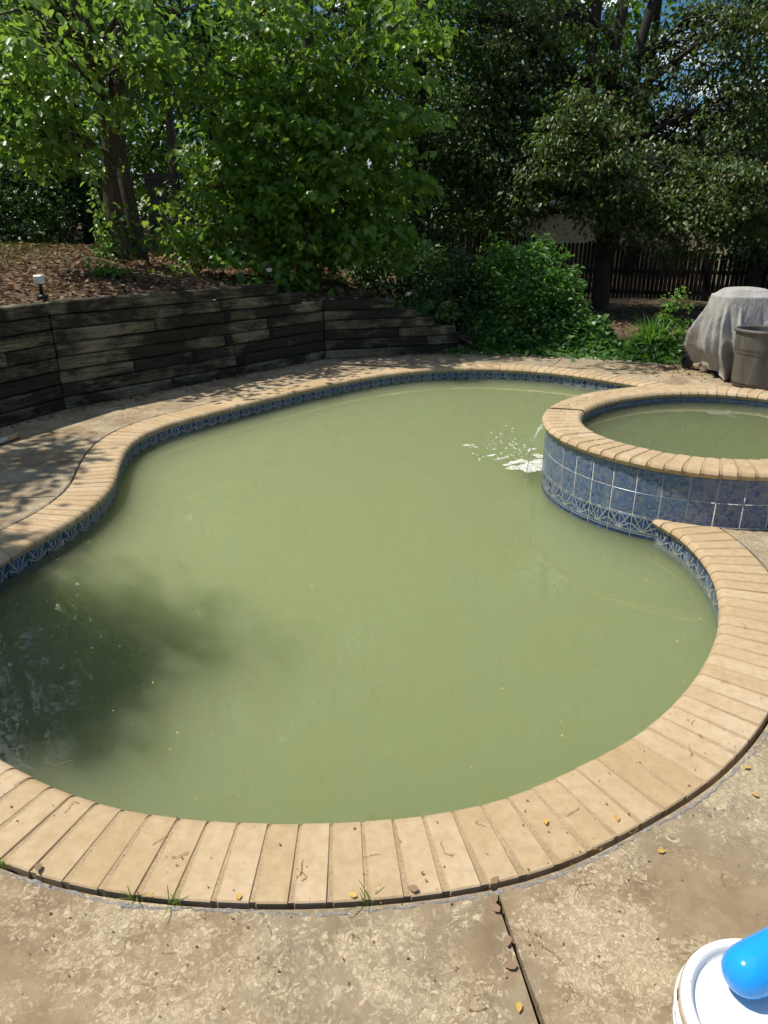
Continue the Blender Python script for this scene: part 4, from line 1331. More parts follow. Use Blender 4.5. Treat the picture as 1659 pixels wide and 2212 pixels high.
shrub('leafy_shrub', 'darker straggly shrub between the timber wall and the round bush', (1.08, 10.85, .25), (.60, .5, .90), 480, 'leaf_d', 302, 'oval', .065, 10, .15)
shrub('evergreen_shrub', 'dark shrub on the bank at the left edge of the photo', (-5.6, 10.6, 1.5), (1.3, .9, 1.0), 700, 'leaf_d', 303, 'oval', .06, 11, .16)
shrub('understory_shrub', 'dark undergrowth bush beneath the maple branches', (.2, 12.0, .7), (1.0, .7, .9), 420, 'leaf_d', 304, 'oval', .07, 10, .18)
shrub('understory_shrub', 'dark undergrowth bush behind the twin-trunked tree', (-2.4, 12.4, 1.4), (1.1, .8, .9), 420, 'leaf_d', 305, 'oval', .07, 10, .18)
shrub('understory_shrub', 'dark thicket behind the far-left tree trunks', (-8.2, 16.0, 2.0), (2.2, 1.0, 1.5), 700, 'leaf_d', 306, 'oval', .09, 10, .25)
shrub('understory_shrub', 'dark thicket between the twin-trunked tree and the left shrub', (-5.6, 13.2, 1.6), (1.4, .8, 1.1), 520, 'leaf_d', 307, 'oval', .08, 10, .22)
# whippy shoots on top of the bush
rng = np.random.default_rng(9)
# ivy bed along the far deck
rng = np.random.default_rng(41)
path = catmull([(.95, 10.28), (1.5, 10.28), (2.1, 10.15), (2.7, 10.0), (3.3, 9.78), (3.75, 9.55)], 20)
n = 7000
ii = rng.integers(0, len(path), n); offy = rng.normal(0, .20, n) + .14
pos = np.stack([path[ii, 0] + rng.normal(0, .08, n), path[ii, 1] + offy, np.zeros(n)], 1)
hh = .34 * np.exp(-((offy - .18) / .22) ** 2) * (1 + .4 * np.sin(pos[:, 0] * 5.1) + .3 * np.sin(pos[:, 0] * 11))
pos[:, 2] = .03 + np.clip(hh, 0, .5) * rng.random(n) ** .45
tip = rng.normal(0, .7, (n, 3)); tip[:, 1] -= .5; tip[:, 2] -= .3
nr = rng.normal(0, .45, (n, 3)); nr[:, 2] += 1; nr[:, 1] -= .45
tag(link('ivy_bed', leaves_mesh('ivy_bed', pos, tip, nr, .085 * rng.uniform(.6, 1.2, n), 'ivy'), M['ivy']), 'low ivy covering the edge of the deck below the bush', kind='stuff')
# small ivy at the end of the timber wall
n = 500; c = np.array([(.55, 10.35, .55)]); pos = c + rng.normal(0, 1, (n, 3)) * (.30, .16, .10)
tip = rng.normal(0, .7, (n, 3)); tip[:, 2] -= .4; nr = rng.normal(0, .5, (n, 3)); nr[:, 2] += 1
tag(link('ivy_patch', leaves_mesh('ivy_patch', pos, tip, nr, .075 * rng.uniform(.6, 1.2, n), 'ivy'), M['ivy']), 'ivy spilling over the low end of the timber wall', kind='stuff')

# arching fresh clump by the grill cover
def blades(name, label, c, n, L, wd, seed, mat, spread=.8, cat='plant', jit=.06):
    rng = np.random.default_rng(seed); V, Fq = [], []
    for i in range(n):
        a = rng.uniform(0, 6.28); out = rng.uniform(.15, spread); l = L * rng.uniform(.6, 1.1)
        p = np.array([c[0] + rng.normal(0, jit), c[1] + rng.normal(0, jit), c[2]]); d = np.array([math.cos(a), math.sin(a), 0]); s = np.array([-d[1], d[0], 0])
        b0 = len(V)
        for k in range(6):
            u = k / 5; q = p + d * out * l * u ** 1.4 + np.array([0, 0, l * (u * .95 - .55 * out * u ** 2.4)])
            wv = wd * (1 - u) ** .6 * (.6 + u) * .9 + .0008
            V.append(q - s * wv); V.append(q + s * wv)
        Fq += [(b0 + 2 * k, b0 + 2 * k + 1, b0 + 2 * k + 3, b0 + 2 * k + 2) for k in range(5)]
    me = npmesh(name, np.array(V), np.array(Fq), True)
    o = link(name, me, M[mat]); tag(o, label, cat); return o
blades('daylily_clump', 'bright green clump of arching blades beside the grey cover', (3.62, 9.75, .05), 170, .62, .008, 401, 'fresh', .9)
shrub('young_shrub', 'bright green leafy seedlings just behind the arching blades', (3.95, 9.85, .1), (.26, .2, .58), 90, 'fresh', 402, 'oval', .06, 7, .10, 'plant')

# seedlings on the bank
for q, (x, y, s, lab) in enumerate([(-3.05, 8.4, .22, 'small leafy seedling on the leaf litter above the timber wall'), (-2.6, 9.3, .26, 'leafy sprouts at the foot of the twin-trunked tree'), (-1.75, 9.75, .2, 'low green sprout near the small path light by the maple')]):
    shrub('seedling', lab, (x, y, ground_z(x, y) + .02), (s, s * .8, .14), 26, 'fresh', 410 + q, 'oval', .06, 6, .07, 'plant')
# vine climbing the bank tree
rng = np.random.default_rng(51)
n = 70; hz = rng.random(n) ** 1.8 * 1.6 + b[2]; ang = rng.uniform(2.6, 6.3, n)
C = np.stack([b[0] - .02 + .20 * np.cos(ang) - .03 * hz, b[1] + .19 * np.sin(ang), hz + .08], 1)
p, t, nn = cluster_leaves(C, 5, .10, rng, .6, 1, .6, .6)
tag(link('climbing_vine', leaves_mesh('climbing_vine', p, t, nn, .085 * rng.uniform(.6, 1.2, len(p)), 'wide'), M['leaf_a']), 'leafy vine climbing the foot of the twin-trunked tree', 'vine')

# leaf litter
def litter(name, label, pts, seed, size=.055, mat='dead', lift=.012):
    rng = np.random.default_rng(seed); n = len(pts)
    tip = rng.normal(0, 1, (n, 3)); tip[:, 2] *= .25
    nr = rng.normal(0, .35, (n, 3)); nr[:, 2] += 1
    o = link(name, leaves_mesh(name, pts, tip, nr, size * rng.uniform(.5, 1.3, n), 'oval'), M[mat]); tag(o, label, kind='stuff'); return o
rng = np.random.default_rng(61); P = []
while len(P) < 15000:
    x, y = rng.uniform(-8, 2.5), rng.uniform(5.5, 14)
    r, i, t, s = nearest_wall(x, y)
    if s < 0 or r < .10 or inside(deck_poly, x, y): continue
    if rng.random() > 1.2 - r * .12: continue
    P.append((x, y, ground_z(x, y) + rng.uniform(.005, .03)))
litter('leaf_litter', 'dry brown fallen leaves covering the bank', np.array(P), 1, .075)
P = []
while len(P) < 3000:
    x, y = rng.uniform(2.6, 8), rng.uniform(9.6, 15.5)
    if inside(deck_poly, x, y): continue
    P.append((x, y, ground_z(x, y) + rng.uniform(.004, .025)))
litter('fallen_leaves', 'dry brown leaves under the pear tree', np.array(P), 2, .07)
P = []
for _ in range(900):
    k = rng.random(); 
    if k < .55:
        i = int(rng.integers(0, 3)); t = rng.random(); q = WALL[i] + (WALL[i + 1] - WALL[i]) * t; d = WALL[i + 1] - WALL[i]; d = d / np.linalg.norm(d)
        o = abs(rng.normal(0, .10)) + .02; x, y = q[0] + d[1] * o, q[1] - d[0] * o
    else: x, y = rng.normal(3.9, .45), 8.9 + abs(rng.normal(0, .25)) * rng.choice((-1, .5))
    if not inside(deck_poly, x, y): continue
    P.append((x, y, rng.uniform(.004, .015)))
litter('swept_leaves', 'crumbled leaves gathered along the wall foot and under the grill cover', np.array(P), 3, .04)

# grass
def grass(name, label, pts, h, seed, mat='grass'):
    rng = np.random.default_rng(seed); n = len(pts); V = np.zeros((n, 3, 3)); a = rng.uniform(0, 6.28, n)
    s = np.stack([np.cos(a), np.sin(a), 0 * a], 1); w_ = .004
    top = pts + np.stack([rng.normal(0, .35, n) * h, rng.normal(0, .35, n) * h, h * rng.uniform(.5, 1.2, n)], 1)
    V[:, 0] = pts - s * w_; V[:, 1] = pts + s * w_; V[:, 2] = top
    o = link(name, npmesh(name, V.reshape(-1, 3), np.arange(n * 3).reshape(-1, 3)), M[mat]); tag(o, label, kind='stuff')
P = [(x, y, ground_z(x, y)) for x, y in zip(rng.normal(-5.0, .7, 3500), rng.normal(9.3, .7, 3500)) if nearest_wall(x, y)[3] > 0 and nearest_wall(x, y)[0] > .15]
grass('bank_grass', 'thin patch of short grass on the bank by the left path light', np.array(P), .07, 4)
P = [(x, y, ground_z(x, y)) for x, y in zip(rng.normal(3.4, .55, 4200), rng.normal(10.75, .30, 4200))]
grass('lawn_grass', 'dry yellow-green grass strip behind the ivy bed', np.array(P), .06, 5)

# ------------------------------------------------------------------ picket fence
fence = empty('picket_fence', (5.2, 18, 0)); tag(fence, 'dark stained picket fence with a scalloped top below the house', 'fence')
topline = [(860, 497), (995, 499), (1075, 503), (1115, 507), (1155, 513), (1199, 526), (1240, 524), (1275, 521), (1303, 522), (1347, 529), (1387, 538), (1430, 539), (1475, 540), (1571, 549), (1651, 554), (1760, 560)]
fA, fB = np.array([.3, 19.2]), np.array([10.6, 16.0]); FL = np.linalg.norm(fB - fA); fd = (fB - fA) / FL; fang = math.atan2(fd[1], fd[0])
def pr(x, y, z):
    dy, dz = y, z - EYE
    dep = dy * math.cos(PITCH) - dz * math.sin(PITCH); up_ = dy * math.sin(PITCH) + dz * math.cos(PITCH)
    return 829.5 + F_PX * x / dep, 1106 - F_PX * up_ / dep
pk = bmesh.new()
vv = [(-.041, 0, 0), (.041, 0, 0), (.041, 0, .96), (.022, 0, 1), (-.022, 0, 1), (-.041, 0, .96)]
fr = [pk.verts.new((x, -.009, z)) for x, y, z in vv]; bk = [pk.verts.new((x, .009, z)) for x, y, z in vv]
pk.faces.new(fr); pk.faces.new(bk[::-1])
for i in range(6): pk.faces.new((fr[(i + 1) % 6], fr[i], bk[i], bk[(i + 1) % 6]))
bmesh.ops.recalc_face_normals(pk, faces=pk.faces)
pkm = bm_mesh('picket', pk); pkm.materials.append(M['fence'])
npk = int(FL / .0935); rp = random.Random(8)
for i in range(npk):
    p = fA + fd * (i + .5) * FL / npk
    vx = pr(p[0], p[1], 1.1)[0]
    ty = np.interp(vx, [q[0] for q in topline], [q[1] for q in topline])
    zt = at(vx, ty, p[1]).z + rp.uniform(-.012, .012)
    o = link('picket', pkm, None, fence); o.matrix_parent_inverse = Matrix.Translation(fence.location).inverted()
    o.location = (p[0], p[1], -.02); o.rotation_euler = (0, rp.uniform(-.008, .008), fang + rp.uniform(-.02, .02)); o.scale = (rp.uniform(.93, 1.03), 1, zt + .02)
for z in (.22, .68):
    me = box_mesh('rail', (FL, .04, .085), .004); me.materials.append(M['fence'])
    o = link('rail', me, None, fence); o.matrix_parent_inverse = Matrix.Translation(fence.location).inverted()
    c = (fA + fB) / 2; o.location = (c[0] + .03 * -fd[1] * -1, c[1] + .032, z); o.rotation_euler = (0, 0, fang)
for i in range(5):
    p = fA + fd * (FL * (i + .3) / 4.8)
    me = box_mesh('post', (.10, .10, 1.05), .006); me.materials.append(M['fence'])
    o = link('post', me, None, fence); o.matrix_parent_inverse = Matrix.Translation(fence.location).inverted()
    o.location = (p[0], p[1] + .11, .50); o.rotation_euler = (0, 0, fang)

# ------------------------------------------------------------------ houses
def siding_house(name, label, x0, x1, y, zb, eave, apex, mat, win=None, ex=.19, depth=7.0):
    h = empty(name, ((x0 + x1) / 2, y, zb)); tag(h, label, 'house')
    xm = (x0 + x1) / 2
    V = [(x0, y + .06, zb), (x1, y + .06, zb), (x1, y + .06, eave), (xm, y + .06, apex), (x0, y + .06, eave)]
    V += [(a, b_ + depth, c) for a, b_, c in V]
    Fc = [(0, 1, 2, 3, 4), (9, 8, 7, 6, 5), (0, 4, 9, 5), (1, 6, 7, 2), (0, 5, 6, 1), (2, 7, 8, 3), (3, 8, 9, 4)]
    plink('wall', pymesh('wall', V, Fc), M[mat], h)
    z = zb
    while z < apex - .05:
        zt = z + ex
        if z < eave: a0, a1 = x0, x1
        else:
            k = (apex - z) / (apex - eave); a0, a1 = xm - (xm - x0) * k, xm + (x1 - xm) * k
        if win and z + ex > win[2] - .08 and z < win[3] + .08: segs = [(a0, win[0] - .08), (win[1] + .08, a1)]
        else: segs = [(a0, a1)]
        for s0, s1 in segs:
            if s1 - s0 < .1: continue
            kk = 0 if zt <= eave else (apex - eave and (x1 - x0) / 2 / (apex - eave) * ex)
            t0_, t1_ = (s0 + (kk if s0 == a0 else 0), s1 - (kk if s1 == a1 else 0))
            if t1_ <= t0_: t0_ = t1_ = (s0 + s1) / 2
            VV = [(s0, y + .02, z), (s1, y + .02, z), (s1, y + .045, z), (s0, y + .045, z), (t0_, y + .044, zt), (t1_, y + .044, zt), (t1_, y + .055, zt), (t0_, y + .055, zt)]
            FF = [(0, 1, 5, 4), (3, 2, 1, 0), (4, 5, 6, 7), (0, 4, 7, 3), (1, 2, 6, 5), (2, 3, 7, 6)]
            plink('board', pymesh('board', VV, FF), M[mat], h)
        z = zt
    sl = (apex - eave) / (xm - x0)
    for sg, xe in ((-1, x0), (1, x1)):
        oh = .5
        xo = xe + sg * oh; zo = eave - sl * oh
        prof = [(xo, zo), (xm, apex), (xm, apex + .18), (xo, zo + .18)]
        VV = [(a, y - .45, c) for a, c in prof] + [(a, y + depth, c) for a, c in prof]
        plink('roof', pymesh('roof', VV, [(0, 1, 2, 3), (7, 6, 5, 4), (0, 4, 5, 1), (1, 5, 6, 2), (2, 6, 7, 3), (3, 7, 4, 0)]), M['roof'], h)
        prof = [(xo - sg * .004, zo - .03), (xm, apex - .03), (xm, apex + .15), (xo - sg * .004, zo + .15)]
        VV = [(a, y - .48, c) for a, c in prof] + [(a, y - .453, c) for a, c in prof]
        plink('rake_board', pymesh('rake_board', VV, [(0, 1, 2, 3), (7, 6, 5, 4), (0, 4, 5, 1), (1, 5, 6, 2), (2, 6, 7, 3), (3, 7, 4, 0)]), M['trim'], h)
        plink('corner_board', box_mesh('corner_board', (.12, .06, eave - zb), 0, (xe - sg * .06, y + .012, (zb + eave) / 2)), M['trim'], h)
    if win:
        wi = plink('window', box_mesh('window', (win[1] - win[0], .03, win[3] - win[2]), 0, ((win[0] + win[1]) / 2, y + .035, (win[2] + win[3]) / 2)), M['glass'], h)
        bm = bmesh.new()
        for cx_, cz_, sx_, sz_ in (((win[0] + win[1]) / 2, win[3] + .04, win[1] - win[0] + .16, .08), ((win[0] + win[1]) / 2, win[2] - .04, win[1] - win[0] + .16, .08)):
            box_bm(bm, (cx_, y + .01, cz_), (sx_, .05, sz_))
        for xx in (win[0] - .04, win[1] + .04): box_bm(bm, (xx, y + .012, (win[2] + win[3]) / 2), (.08, .05, win[3] - win[2] + .002))
        box_bm(bm, ((win[0] + win[1]) / 2, y + .016, (win[2] + win[3]) / 2), (win[1] - win[0], .02, .04))
        fo = link('frame', bm_mesh('frame', bm), M['trim'], wi)
    return h
siding_house('cream_house', 'cream sided house gable behind the picket fence', 4.75, 12.35, 27.0, -.3, 1.75, 3.9, 'siding', win=(8.45, 9.15, .35, 1.2))
siding_house('tan_house', 'taller tan house at the right edge behind the trees', 10.2, 17.5, 22.0, -.2, 4.2, 6.4, 'siding2')

# utility pole and the bit of board fence beyond it
pz0, pz1, pz2 = at(377, 380, 17), at(366, 255, 17), at(350, 80, 17)
up = empty('utility_pole', (pz0.x, 17, 1.6)); tag(up, 'weathered wooden utility pole seen through the trees', 'utility pole')
plink('shaft', tubes_mesh('shaft', [([(pz0.x + .1, 17, 1.3), tuple(pz0), tuple(pz1), tuple(pz2), (pz2.x - .3, 17, 9.5)], [.105, .10, .095, .085, .07])], 12), M['polewood'], up)
plink('conduit', tubes_mesh('conduit', [([(pz0.x + .13, 16.93, 1.5), (pz0.x + .105, 16.92, pz0.z + .5), (pz1.x + .09, 16.92, pz1.z)], [.018, .018, .018])], 8), M['post'], up)
bf = empty('board_fence', (-5.2, 16.6, 1.6)); tag(bf, 'short run of tan board fence below the utility pole', 'fence')
for k in range(9):
    p = at(314 + k * 7.5, 372 + abs(k - 3) * .9, 16.6)
    plink('board', box_mesh('board', (.078, .02, 1.2), .002, (p.x, 16.6, p.z - .6)), M['polewood'], bf)
q0, q1 = at(310, 384, 16.5), at(378, 386, 16.5)
plink('rail', box_mesh('rail', (q1.x - q0.x, .03, .07), .002, ((q0.x + q1.x) / 2, 16.57, q0.z)), M['polewood'], bf)

# ------------------------------------------------------------------ path lights
def path_light(label, x, y, z, style, s=1.0):
    r = empty('path_light', (x, y, z)); tag(r, label, 'path light', 'path lights along the timber wall')
    plink('base', lathe_mesh('base', [(0.001, z - .02), (.05, z - .02), (.045, z + .012), (.02, z + .02), (.001, z + .02)], 16), M['black'], r).location = (x, y, 0)
    plink('stem', lathe_mesh('stem', [(.001, z + .015), (.017, z + .015), (.015, z + .10), (.022, z + .115), (.001, z + .116)], 14), M['black'], r).location = (x, y, 0)
    if style == 'cup':
        bm = bmesh.new(); vs = box_bm(bm, (0, 0, z + .155), (.078, .078, .078), None, .010)
        for v in bm.verts:
            k = 1 + (v.co.z - z - .155) * 2.2; v.co.x *= k; v.co.y *= k
        plink('shade', bm_mesh('shade', bm), M['frost'], r).location = (x, y, 0)
    else:
        plink('shade', lathe_mesh('shade', [(.001, z + .112), (.022, z + .116), (.033, z + .135), (.034, z + .165), (.001, z + .166)], 18), M['frost'], r).location = (x, y, 0)
        plink('cap', lathe_mesh('cap', [(.001, z + .164), (.045, z + .164), (.043, z + .178), (.025, z + .198), (.001, z + .204)], 18), M['black'], r).location = (x, y, 0)
    for c in r.children: c.matrix_parent_inverse = Matrix.Translation((x, y, z)).inverted()
path_light('path light with a white frosted square cup on the wall top', -3.17, 6.86, 1.045, 'cup')
path_light('black capped path light where the tall timber wall steps down', -1.40, 9.12, 1.02, 'cap')
path_light('black capped path light on the low stepped end of the timber wall', .33, 10.12, .66, 'cap')

# ------------------------------------------------------------------ covered grill
gr = empty('covered_grill', (4.22, 8.62, 0)); tag(gr, 'grill under a draped pale grey cloth cover with one wheel showing', 'grill cover')
rc = np.random.default_rng(12); NT, NH = 220, 60
V, Fc = [], []
gcx, gcy = 4.15, 8.52
fold = [(2.6 + 4.2 * k / 15 + rc.uniform(-.12, .12), rc.uniform(.035, .12), rc.uniform(.16, .42) * (1 if k % 2 else -.7), rc.uniform(-.5, .5)) for k in range(16)]
for i in range(NH + 1):
    u = i / NH                                            # 0 top centre, 1 hem
    for k in range(NT):
        a = 2 * math.pi * k / NT
        ca, sa = math.cos(a), math.sin(a); e = 2 / 3.4
        sx = math.copysign(abs(ca) ** e, ca); sy = math.copysign(abs(sa) ** e, sa)
        if u < .28:
            q = u / .28; R = q; z = .965 + .045 * (1 - q * q) - .05 * sm(.6, 1, q)
            w_, d_ = .325 * R, .26 * R; fa = 0
            w_ += 0
        else:
            q = (u - .28) / .72
            flare = .325 + .075 * math.sin(min(1, q * 1.2) * math.pi / 2) - .09 * sm(.72, 1, q)
            dd = .26 + .18 * q ** .9 - .06 * sm(.78, 1, q)
            w_, d_ = flare, dd; z = .925 - q * (.88 + .05 * math.sin(a * 1.0 + 2.2))
            fa = sm(.05, .6, q)
        f = 0
        for pa, pw, am, sk in fold:
            dlt = (a - pa - sk * (u - .6) + math.pi) % (2 * math.pi) - math.pi
            f += am * math.exp(-(dlt / (pw * (.55 + .7 * u))) ** 2)
        g = 1 + fa * f
        x, y = w_ * sx * g, d_ * sy * g
        # shelf and lid lumps pushing through the cloth
        if u >= .28:
            if sa < 0: y -= .055 * math.exp(-((z - .42) / .09) ** 2) * (1 - abs(ca) ** 2)
            z += .02 * math.sin(3 * a + 5 * u) * fa
        x += .03 * (1 - z) * math.sin(2 * z * 3)
        V.append((gcx + x, gcy + y, max(z, .025)))
for i in range(NH):
    for k in range(NT):
        a = i * NT + k; c = i * NT + (k + 1) % NT; Fc.append((a, a + NT, c + NT, c))
me = pymesh('cover', V, Fc, True)
bm = bmesh.new(); bm.from_mesh(me); bmesh.ops.remove_doubles(bm, verts=bm.verts, dist=.0004); bmesh.ops.recalc_face_normals(bm, faces=bm.faces); bm.to_mesh(me); bm.free()
me.polygons.foreach_set('use_smooth', [True] * len(me.polygons))
co = plink('cover', me, M['cloth'], gr)
whm = lathe_mesh('wheel', [(.05, -.02), (.085, -.022), (.095, -.014), (.097, 0), (.095, .014), (.085, .022), (.05, .02)], 28)
wh = plink('wheel', whm, M['black'], gr); wh.location = (3.77, 8.90, .097); wh.rotation_euler = (0, math.pi / 2, .35)
bm = bmesh.new()
for k in range(5): box_bm(bm, (0, 0, 0), (.10, .018, .012), Matrix.Rotation(k * math.pi / 5, 3, 'Z'))
sp = link('rim', bm_mesh('rim', bm), M['black'], wh)
plink('cart_leg', tubes_mesh('cart_leg', [([(3.83, 8.92, .08), (3.98, 8.8, .12), (4.02, 8.75, .5)], [.015, .015, .015])], 8), M['black'], gr)
plink('cart_foot', tubes_mesh('cart_foot', [([(4.02, 8.36, 0.005), (4.03, 8.37, .3)], [.02, .015])], 8), M['black'], gr)

# trash can
tc_ = empty('trash_can', (4.13, 7.86, 0)); tag(tc_, 'open dirty grey plastic trash can in front of the covered grill', 'trash can')
def tcl(name, prof, mat, seg=48):
    o = link(name, lathe_mesh(name, prof, seg), M[mat], tc_); return o
tcl('body', [(.001, .012), (.238, .012), (.242, .02), (.243, .03), (.255, .19), (.2675, .352), (.268, .36), (.272, .367), (.274, .374), (.2755, .40), (.277, .408), (.281, .415), (.282, .425), (.287, .52), (.292, .61), (.292, .615), (.276, .615), (.2755, .61), (.253, .06), (.252, .05), (.001, .05)], 'can')
tcl('rim', [(.288, .596), (.306, .596), (.309, .606), (.306, .622), (.298, .628), (.282, .628), (.278, .618)], 'can')
hb = bmesh.new()
box_bm(hb, (-.20, -.215, .48), (.10, .02, .02), Matrix.Rotation(math.radians(-43), 3, 'Z'), .004)
# greenish post at the edge
po = empty('garden_post', (4.76, 8.95, 0)); tag(po, 'greenish grey upright post at the right edge behind the covered grill', 'post')
plink('shaft', tubes_mesh('shaft', [([(4.76, 8.95, 0), (4.74, 8.95, .6), (4.70, 8.95, 1.05)], [.06, .055, .03])], 12), M['post'], po)
plink('foot', lathe_mesh('foot', [(.001, 0), (.16, 0), (.16, .03), (.07, .05), (.001, .05)], 20), M['post'], po).location = (4.76, 8.95, .002)

# ------------------------------------------------------------------ bucket and float
BX, BY = .675, .815
bk_ = empty('plastic_bucket', (BX, BY, 0)); tag(bk_, 'white plastic bucket with a closed lid on the near deck', 'bucket')
def bl_(name, prof, mat, seg=72):
    return link(name, lathe_mesh(name, prof, seg), M[mat], bk_)
bl_('body', [(.001, .004), (.128, .004), (.132, .01), (.146, .30), (.154, .302), (.154, .318), (.147, .32), (.148, .345), (.001, .346)], 'bucket')
lid = bl_('lid', [(.1545, .334), (.1565, .337), (.1570, .346), (.1545, .349), (.1505, .352), (.1500, .372), (.1475, .379), (.142, .382), (.136, .382), (.131, .379), (.1285, .371), (.127, .3655), (.122, .364), (.001, .3645)], 'bucket')
band = link('stained_band', lathe_mesh('stained_band', [(.1508, .353), (.1521, .354), (.1519, .368), (.1506, .370)], 72), M['tan'], lid)
for a in (195, 222, 160, 120, 250):
    me = box_mesh('slot', (.004, .018, .010), 0); me.materials.append(M['slot'])
    o = link('slot', me, None, lid); t = math.radians(a); o.location = (.1515 * math.cos(t), .1515 * math.sin(t), .361); o.rotation_euler = (0, 0, t)
fl_ = empty('blue_float', (.80, .79, .365)); tag(fl_, 'glossy bright blue rounded plastic float lying on the bucket lid', 'float')
prof = [(.0005, 0), (.012, .001), (.024, .006), (.034, .015), (.040, .027), (.043, .042), (.0445, .07), (.0445, .20), (.040, .215), (.02, .222), (.0005, .224)]
o = link('body', lathe_mesh('body', prof, 48), M['blue'], fl_)
AX = Vector((.90, .38, .02)).normalized()
o.rotation_euler = AX.to_track_quat('Z', 'Y').to_euler()
P0 = wpt(1577, 2118, .365 + .046)
o.location = P0 - Vector(fl_.location)

# ------------------------------------------------------------------ pipe and litter on the left deck
pp = empty('plastic_pipe', (-3.0, 5.45, 0)); tag(pp, 'pale plastic pipe lying at the foot of the timber wall', 'pipe')
e1 = wpt(38, 940, .03); e0 = wpt(-90, 985, .03)
plink('tube', tubes_mesh('tube', [([tuple(e0), tuple(e1)], [.020, .020])], 14), M['pvc'], pp)
e2 = e1 + (e0 - e1).normalized() * .12
plink('sleeve', tubes_mesh('sleeve', [([tuple(e1 + (e1 - e0).normalized() * .004), tuple(e2)], [.025, .025])], 14), M['mortar'], pp)

# twigs, catkins, yellow leaves on deck and coping
def catkin_mesh(seed):
    rr = np.random.default_rng(seed); L = rr.uniform(.05, .11)
    a = 0; p = np.array([0., 0, .004]); P = [p.copy()]; th = rr.uniform(0, 6.28)
    for k in range(7):
        th += rr.normal(0, .45); p = p + np.array([math.cos(th), math.sin(th), rr.uniform(-.05, .05)]) * L / 7; p[2] = max(.003, p[2]); P.append(p.copy())
    ls = [([tuple(q) for q in P], [.0007 + .0007 * rr.random() for _ in P])]
    for q in P[1:]:
        for _ in range(2):
            e = q + np.array([rr.normal(0, .005), rr.normal(0, .005), abs(rr.normal(0, .003))]); ls.append(([tuple(q), tuple(e)], [.0009, .0005]))
    return tubes_mesh('catkin', ls, 5)
cats = [catkin_mesh(s) for s in range(8)]
for m_ in cats: m_.materials.append(M['catkin'])
rd = random.Random(33)
spots = [(640, 1880), (575, 1990), (370, 1855), (760, 2030), (1250, 1930), (1215, 2085), (1560, 1885),
         (1130, 1990), (1380, 1790), (380, 2060), (1010, 2180), (1300, 1830), (980, 1850), (820, 1850), (640, 1905), (330, 1830), (140, 1760), (30, 1700), (1500, 1560), (1560, 1480), (1600, 1350), (1590, 1260), (1490, 1640), (1250, 1750), (1050, 1790)]
for q, (vx, vy) in enumerate(spots):
    p = wpt(vx, vy, 0); on_c = inside([tuple(x) for x in OUTER], p.x, p.y); z = COPE_Z + .0015 if on_c else .001
    if inside([tuple(x) for x in INNER], p.x, p.y): continue
    o = link('catkin', cats[q % 8]); o.location = (p.x, p.y, z); o.rotation_euler = (0, 0, rd.uniform(0, 6.28)); s = rd.uniform(.45, .8); o.scale = (s, s, s)
    tag(o, 'dry brown catkin strand fallen on the ' + ('tan coping bricks' if on_c else 'stained concrete deck'), 'catkin', 'catkins on the coping' if on_c else 'catkins on the deck')
def one_leaf(kind, size, mat, curl=.2):
    T, faces = LEAF[kind]; V = T * size
    V[:, 2] += .12 * size + curl * size * (V[:, 1] / size - .5) ** 2
    me = pymesh('fallen_leaf', V, faces, True); me.materials.append(M[mat]); return me
yl = one_leaf('oval', .026, 'yellow'); bl2 = one_leaf('oval', .034, 'dead', .5)
for q, (vx, vy, y_) in enumerate([(518, 1950, 1), (772, 1942, 1), (1120, 2168, 1), (1420, 1843, 1), (1330, 1765, 1), (1640, 1725, 1), (85, 1873, 0), (1062, 1915, 0), (1065, 1935, 0), (1080, 1975, 0), (1098, 2025, 0), (1118, 2090, 0),
                                 (1178, 1775, 1), (315, 1940, 1), (905, 1930, 0), (1620, 1660, 1)]):
    p = wpt(vx, vy, 0); on = inside([tuple(x) for x in OUTER], p.x, p.y)
    if inside([tuple(x) for x in INNER], p.x, p.y): continue
    o = link('fallen_leaf', yl if y_ else bl2); o.location = (p.x, p.y, (COPE_Z if on else 0) + .002); o.rotation_euler = (rd.uniform(-.2, .2), rd.uniform(-.2, .2), rd.uniform(0, 6.28))
    tag(o, ('small yellow leaf' if y_ else 'curled brown leaf') + ' fallen on the near deck', 'leaf', 'yellow leaves on the near deck' if y_ else 'brown leaves on the near deck')
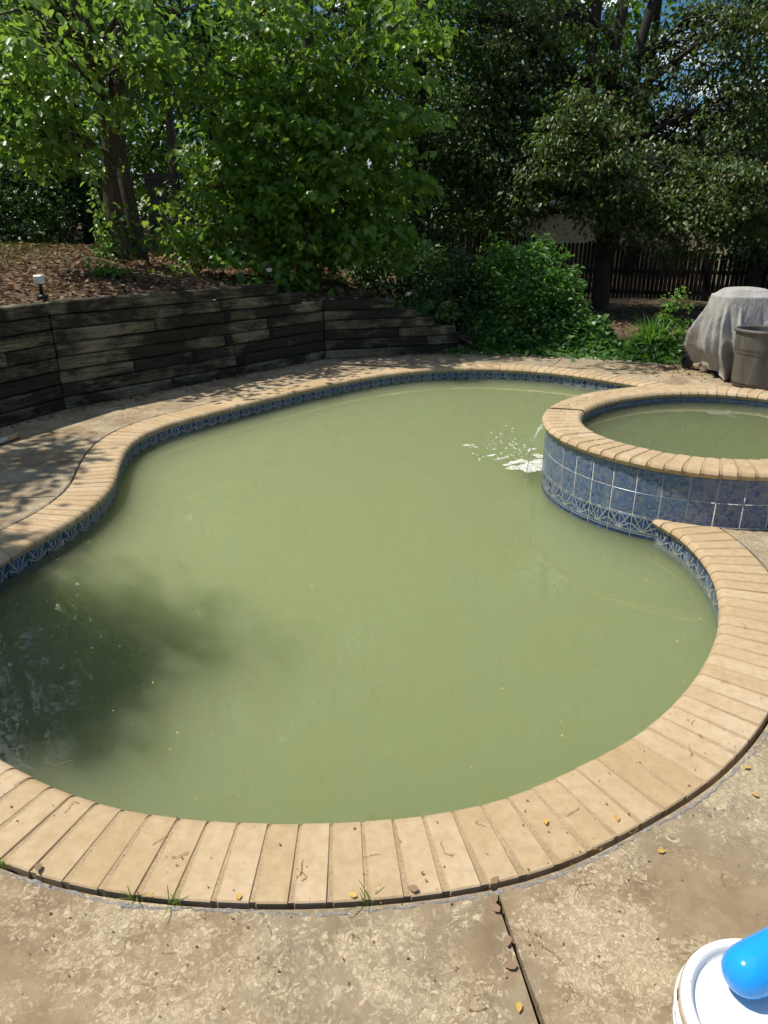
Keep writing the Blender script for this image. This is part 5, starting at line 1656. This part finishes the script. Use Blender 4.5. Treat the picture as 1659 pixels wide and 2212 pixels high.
for q, (vx, vy) in enumerate([(45, 1862), (312, 1925), (370, 1938), (770, 1940)]):
    p = wpt(vx, vy, 0); d = np.array([p.x, p.y])
    k = int(np.argmin(((INNER - d) ** 2).sum(1))); g = INNER[k] + NRM[k] * (COPE_W + .010)
    blades('grass_tuft', 'tiny tuft of grass sprouting from the gap along the near coping', (g[0], g[1], -.02), rd.randint(5, 9), rd.uniform(.05, .09), .0010, 500 + q, 'leaf_a', .8, 'grass tuft', .006)['group'] = 'grass tufts in the coping gap'
# crumbs of deck grit and fine debris
rng = np.random.default_rng(71); P = []
while len(P) < 380:
    x, y = rng.uniform(-3.4, 3), rng.uniform(.9, 9.8)
    if rng.random() < .5: x, y = rng.uniform(-1.4, 1.6), rng.uniform(.9, 2.2)
    if not inside(deck_poly, x, y) or inside([tuple(q) for q in INNER], x, y) or in_spa((x, y), .35): continue
    on = inside([tuple(q) for q in OUTER], x, y)
    P.append((x, y, (COPE_Z if on else 0) + .003))
litter('deck_debris', 'fine bits of bark and seed husks strewn on the deck', np.array(P), 6, .009)
# specks floating on the pool
P = []
poolp = [tuple(q) for q in INNER]
while len(P) < 420:
    x, y = rng.uniform(-2.1, 3), rng.uniform(1.6, 8.9)
    if not inside(poolp, x, y) or in_spa((x, y), .32): continue
    P.append((x, y, WATER_Z + .002))
o = litter('floating_debris', 'tiny seeds and pollen floating on the pool', np.array(P), 7, .010, 'yellow')
V = []
for q, (vx, vy) in enumerate([(480, 1728), (860, 1628), (1125, 1572), (700, 1690), (430, 1190), (540, 1118), (370, 1095), (680, 1475), (800, 1485), (1530, 1408), (820, 1510), (610, 1420), (1090, 1440), (1130, 1445), (1275, 1435), (115, 1655), (1325, 1520), (530, 1660), (1180, 1270), (980, 1260)]):
    p = wpt(vx, vy)
    if not inside(poolp, p.x, p.y): continue
    o = link('floating_catkin', cats[q % 8]); o.location = (p.x, p.y, WATER_Z); s = rd.uniform(.5, .8); o.scale = (s, s, .6 * s); o.rotation_euler = (0, 0, rd.uniform(0, 6.28))
    tag(o, 'pale catkin strand floating on the green pool water', 'catkin', 'catkins floating on the pool')
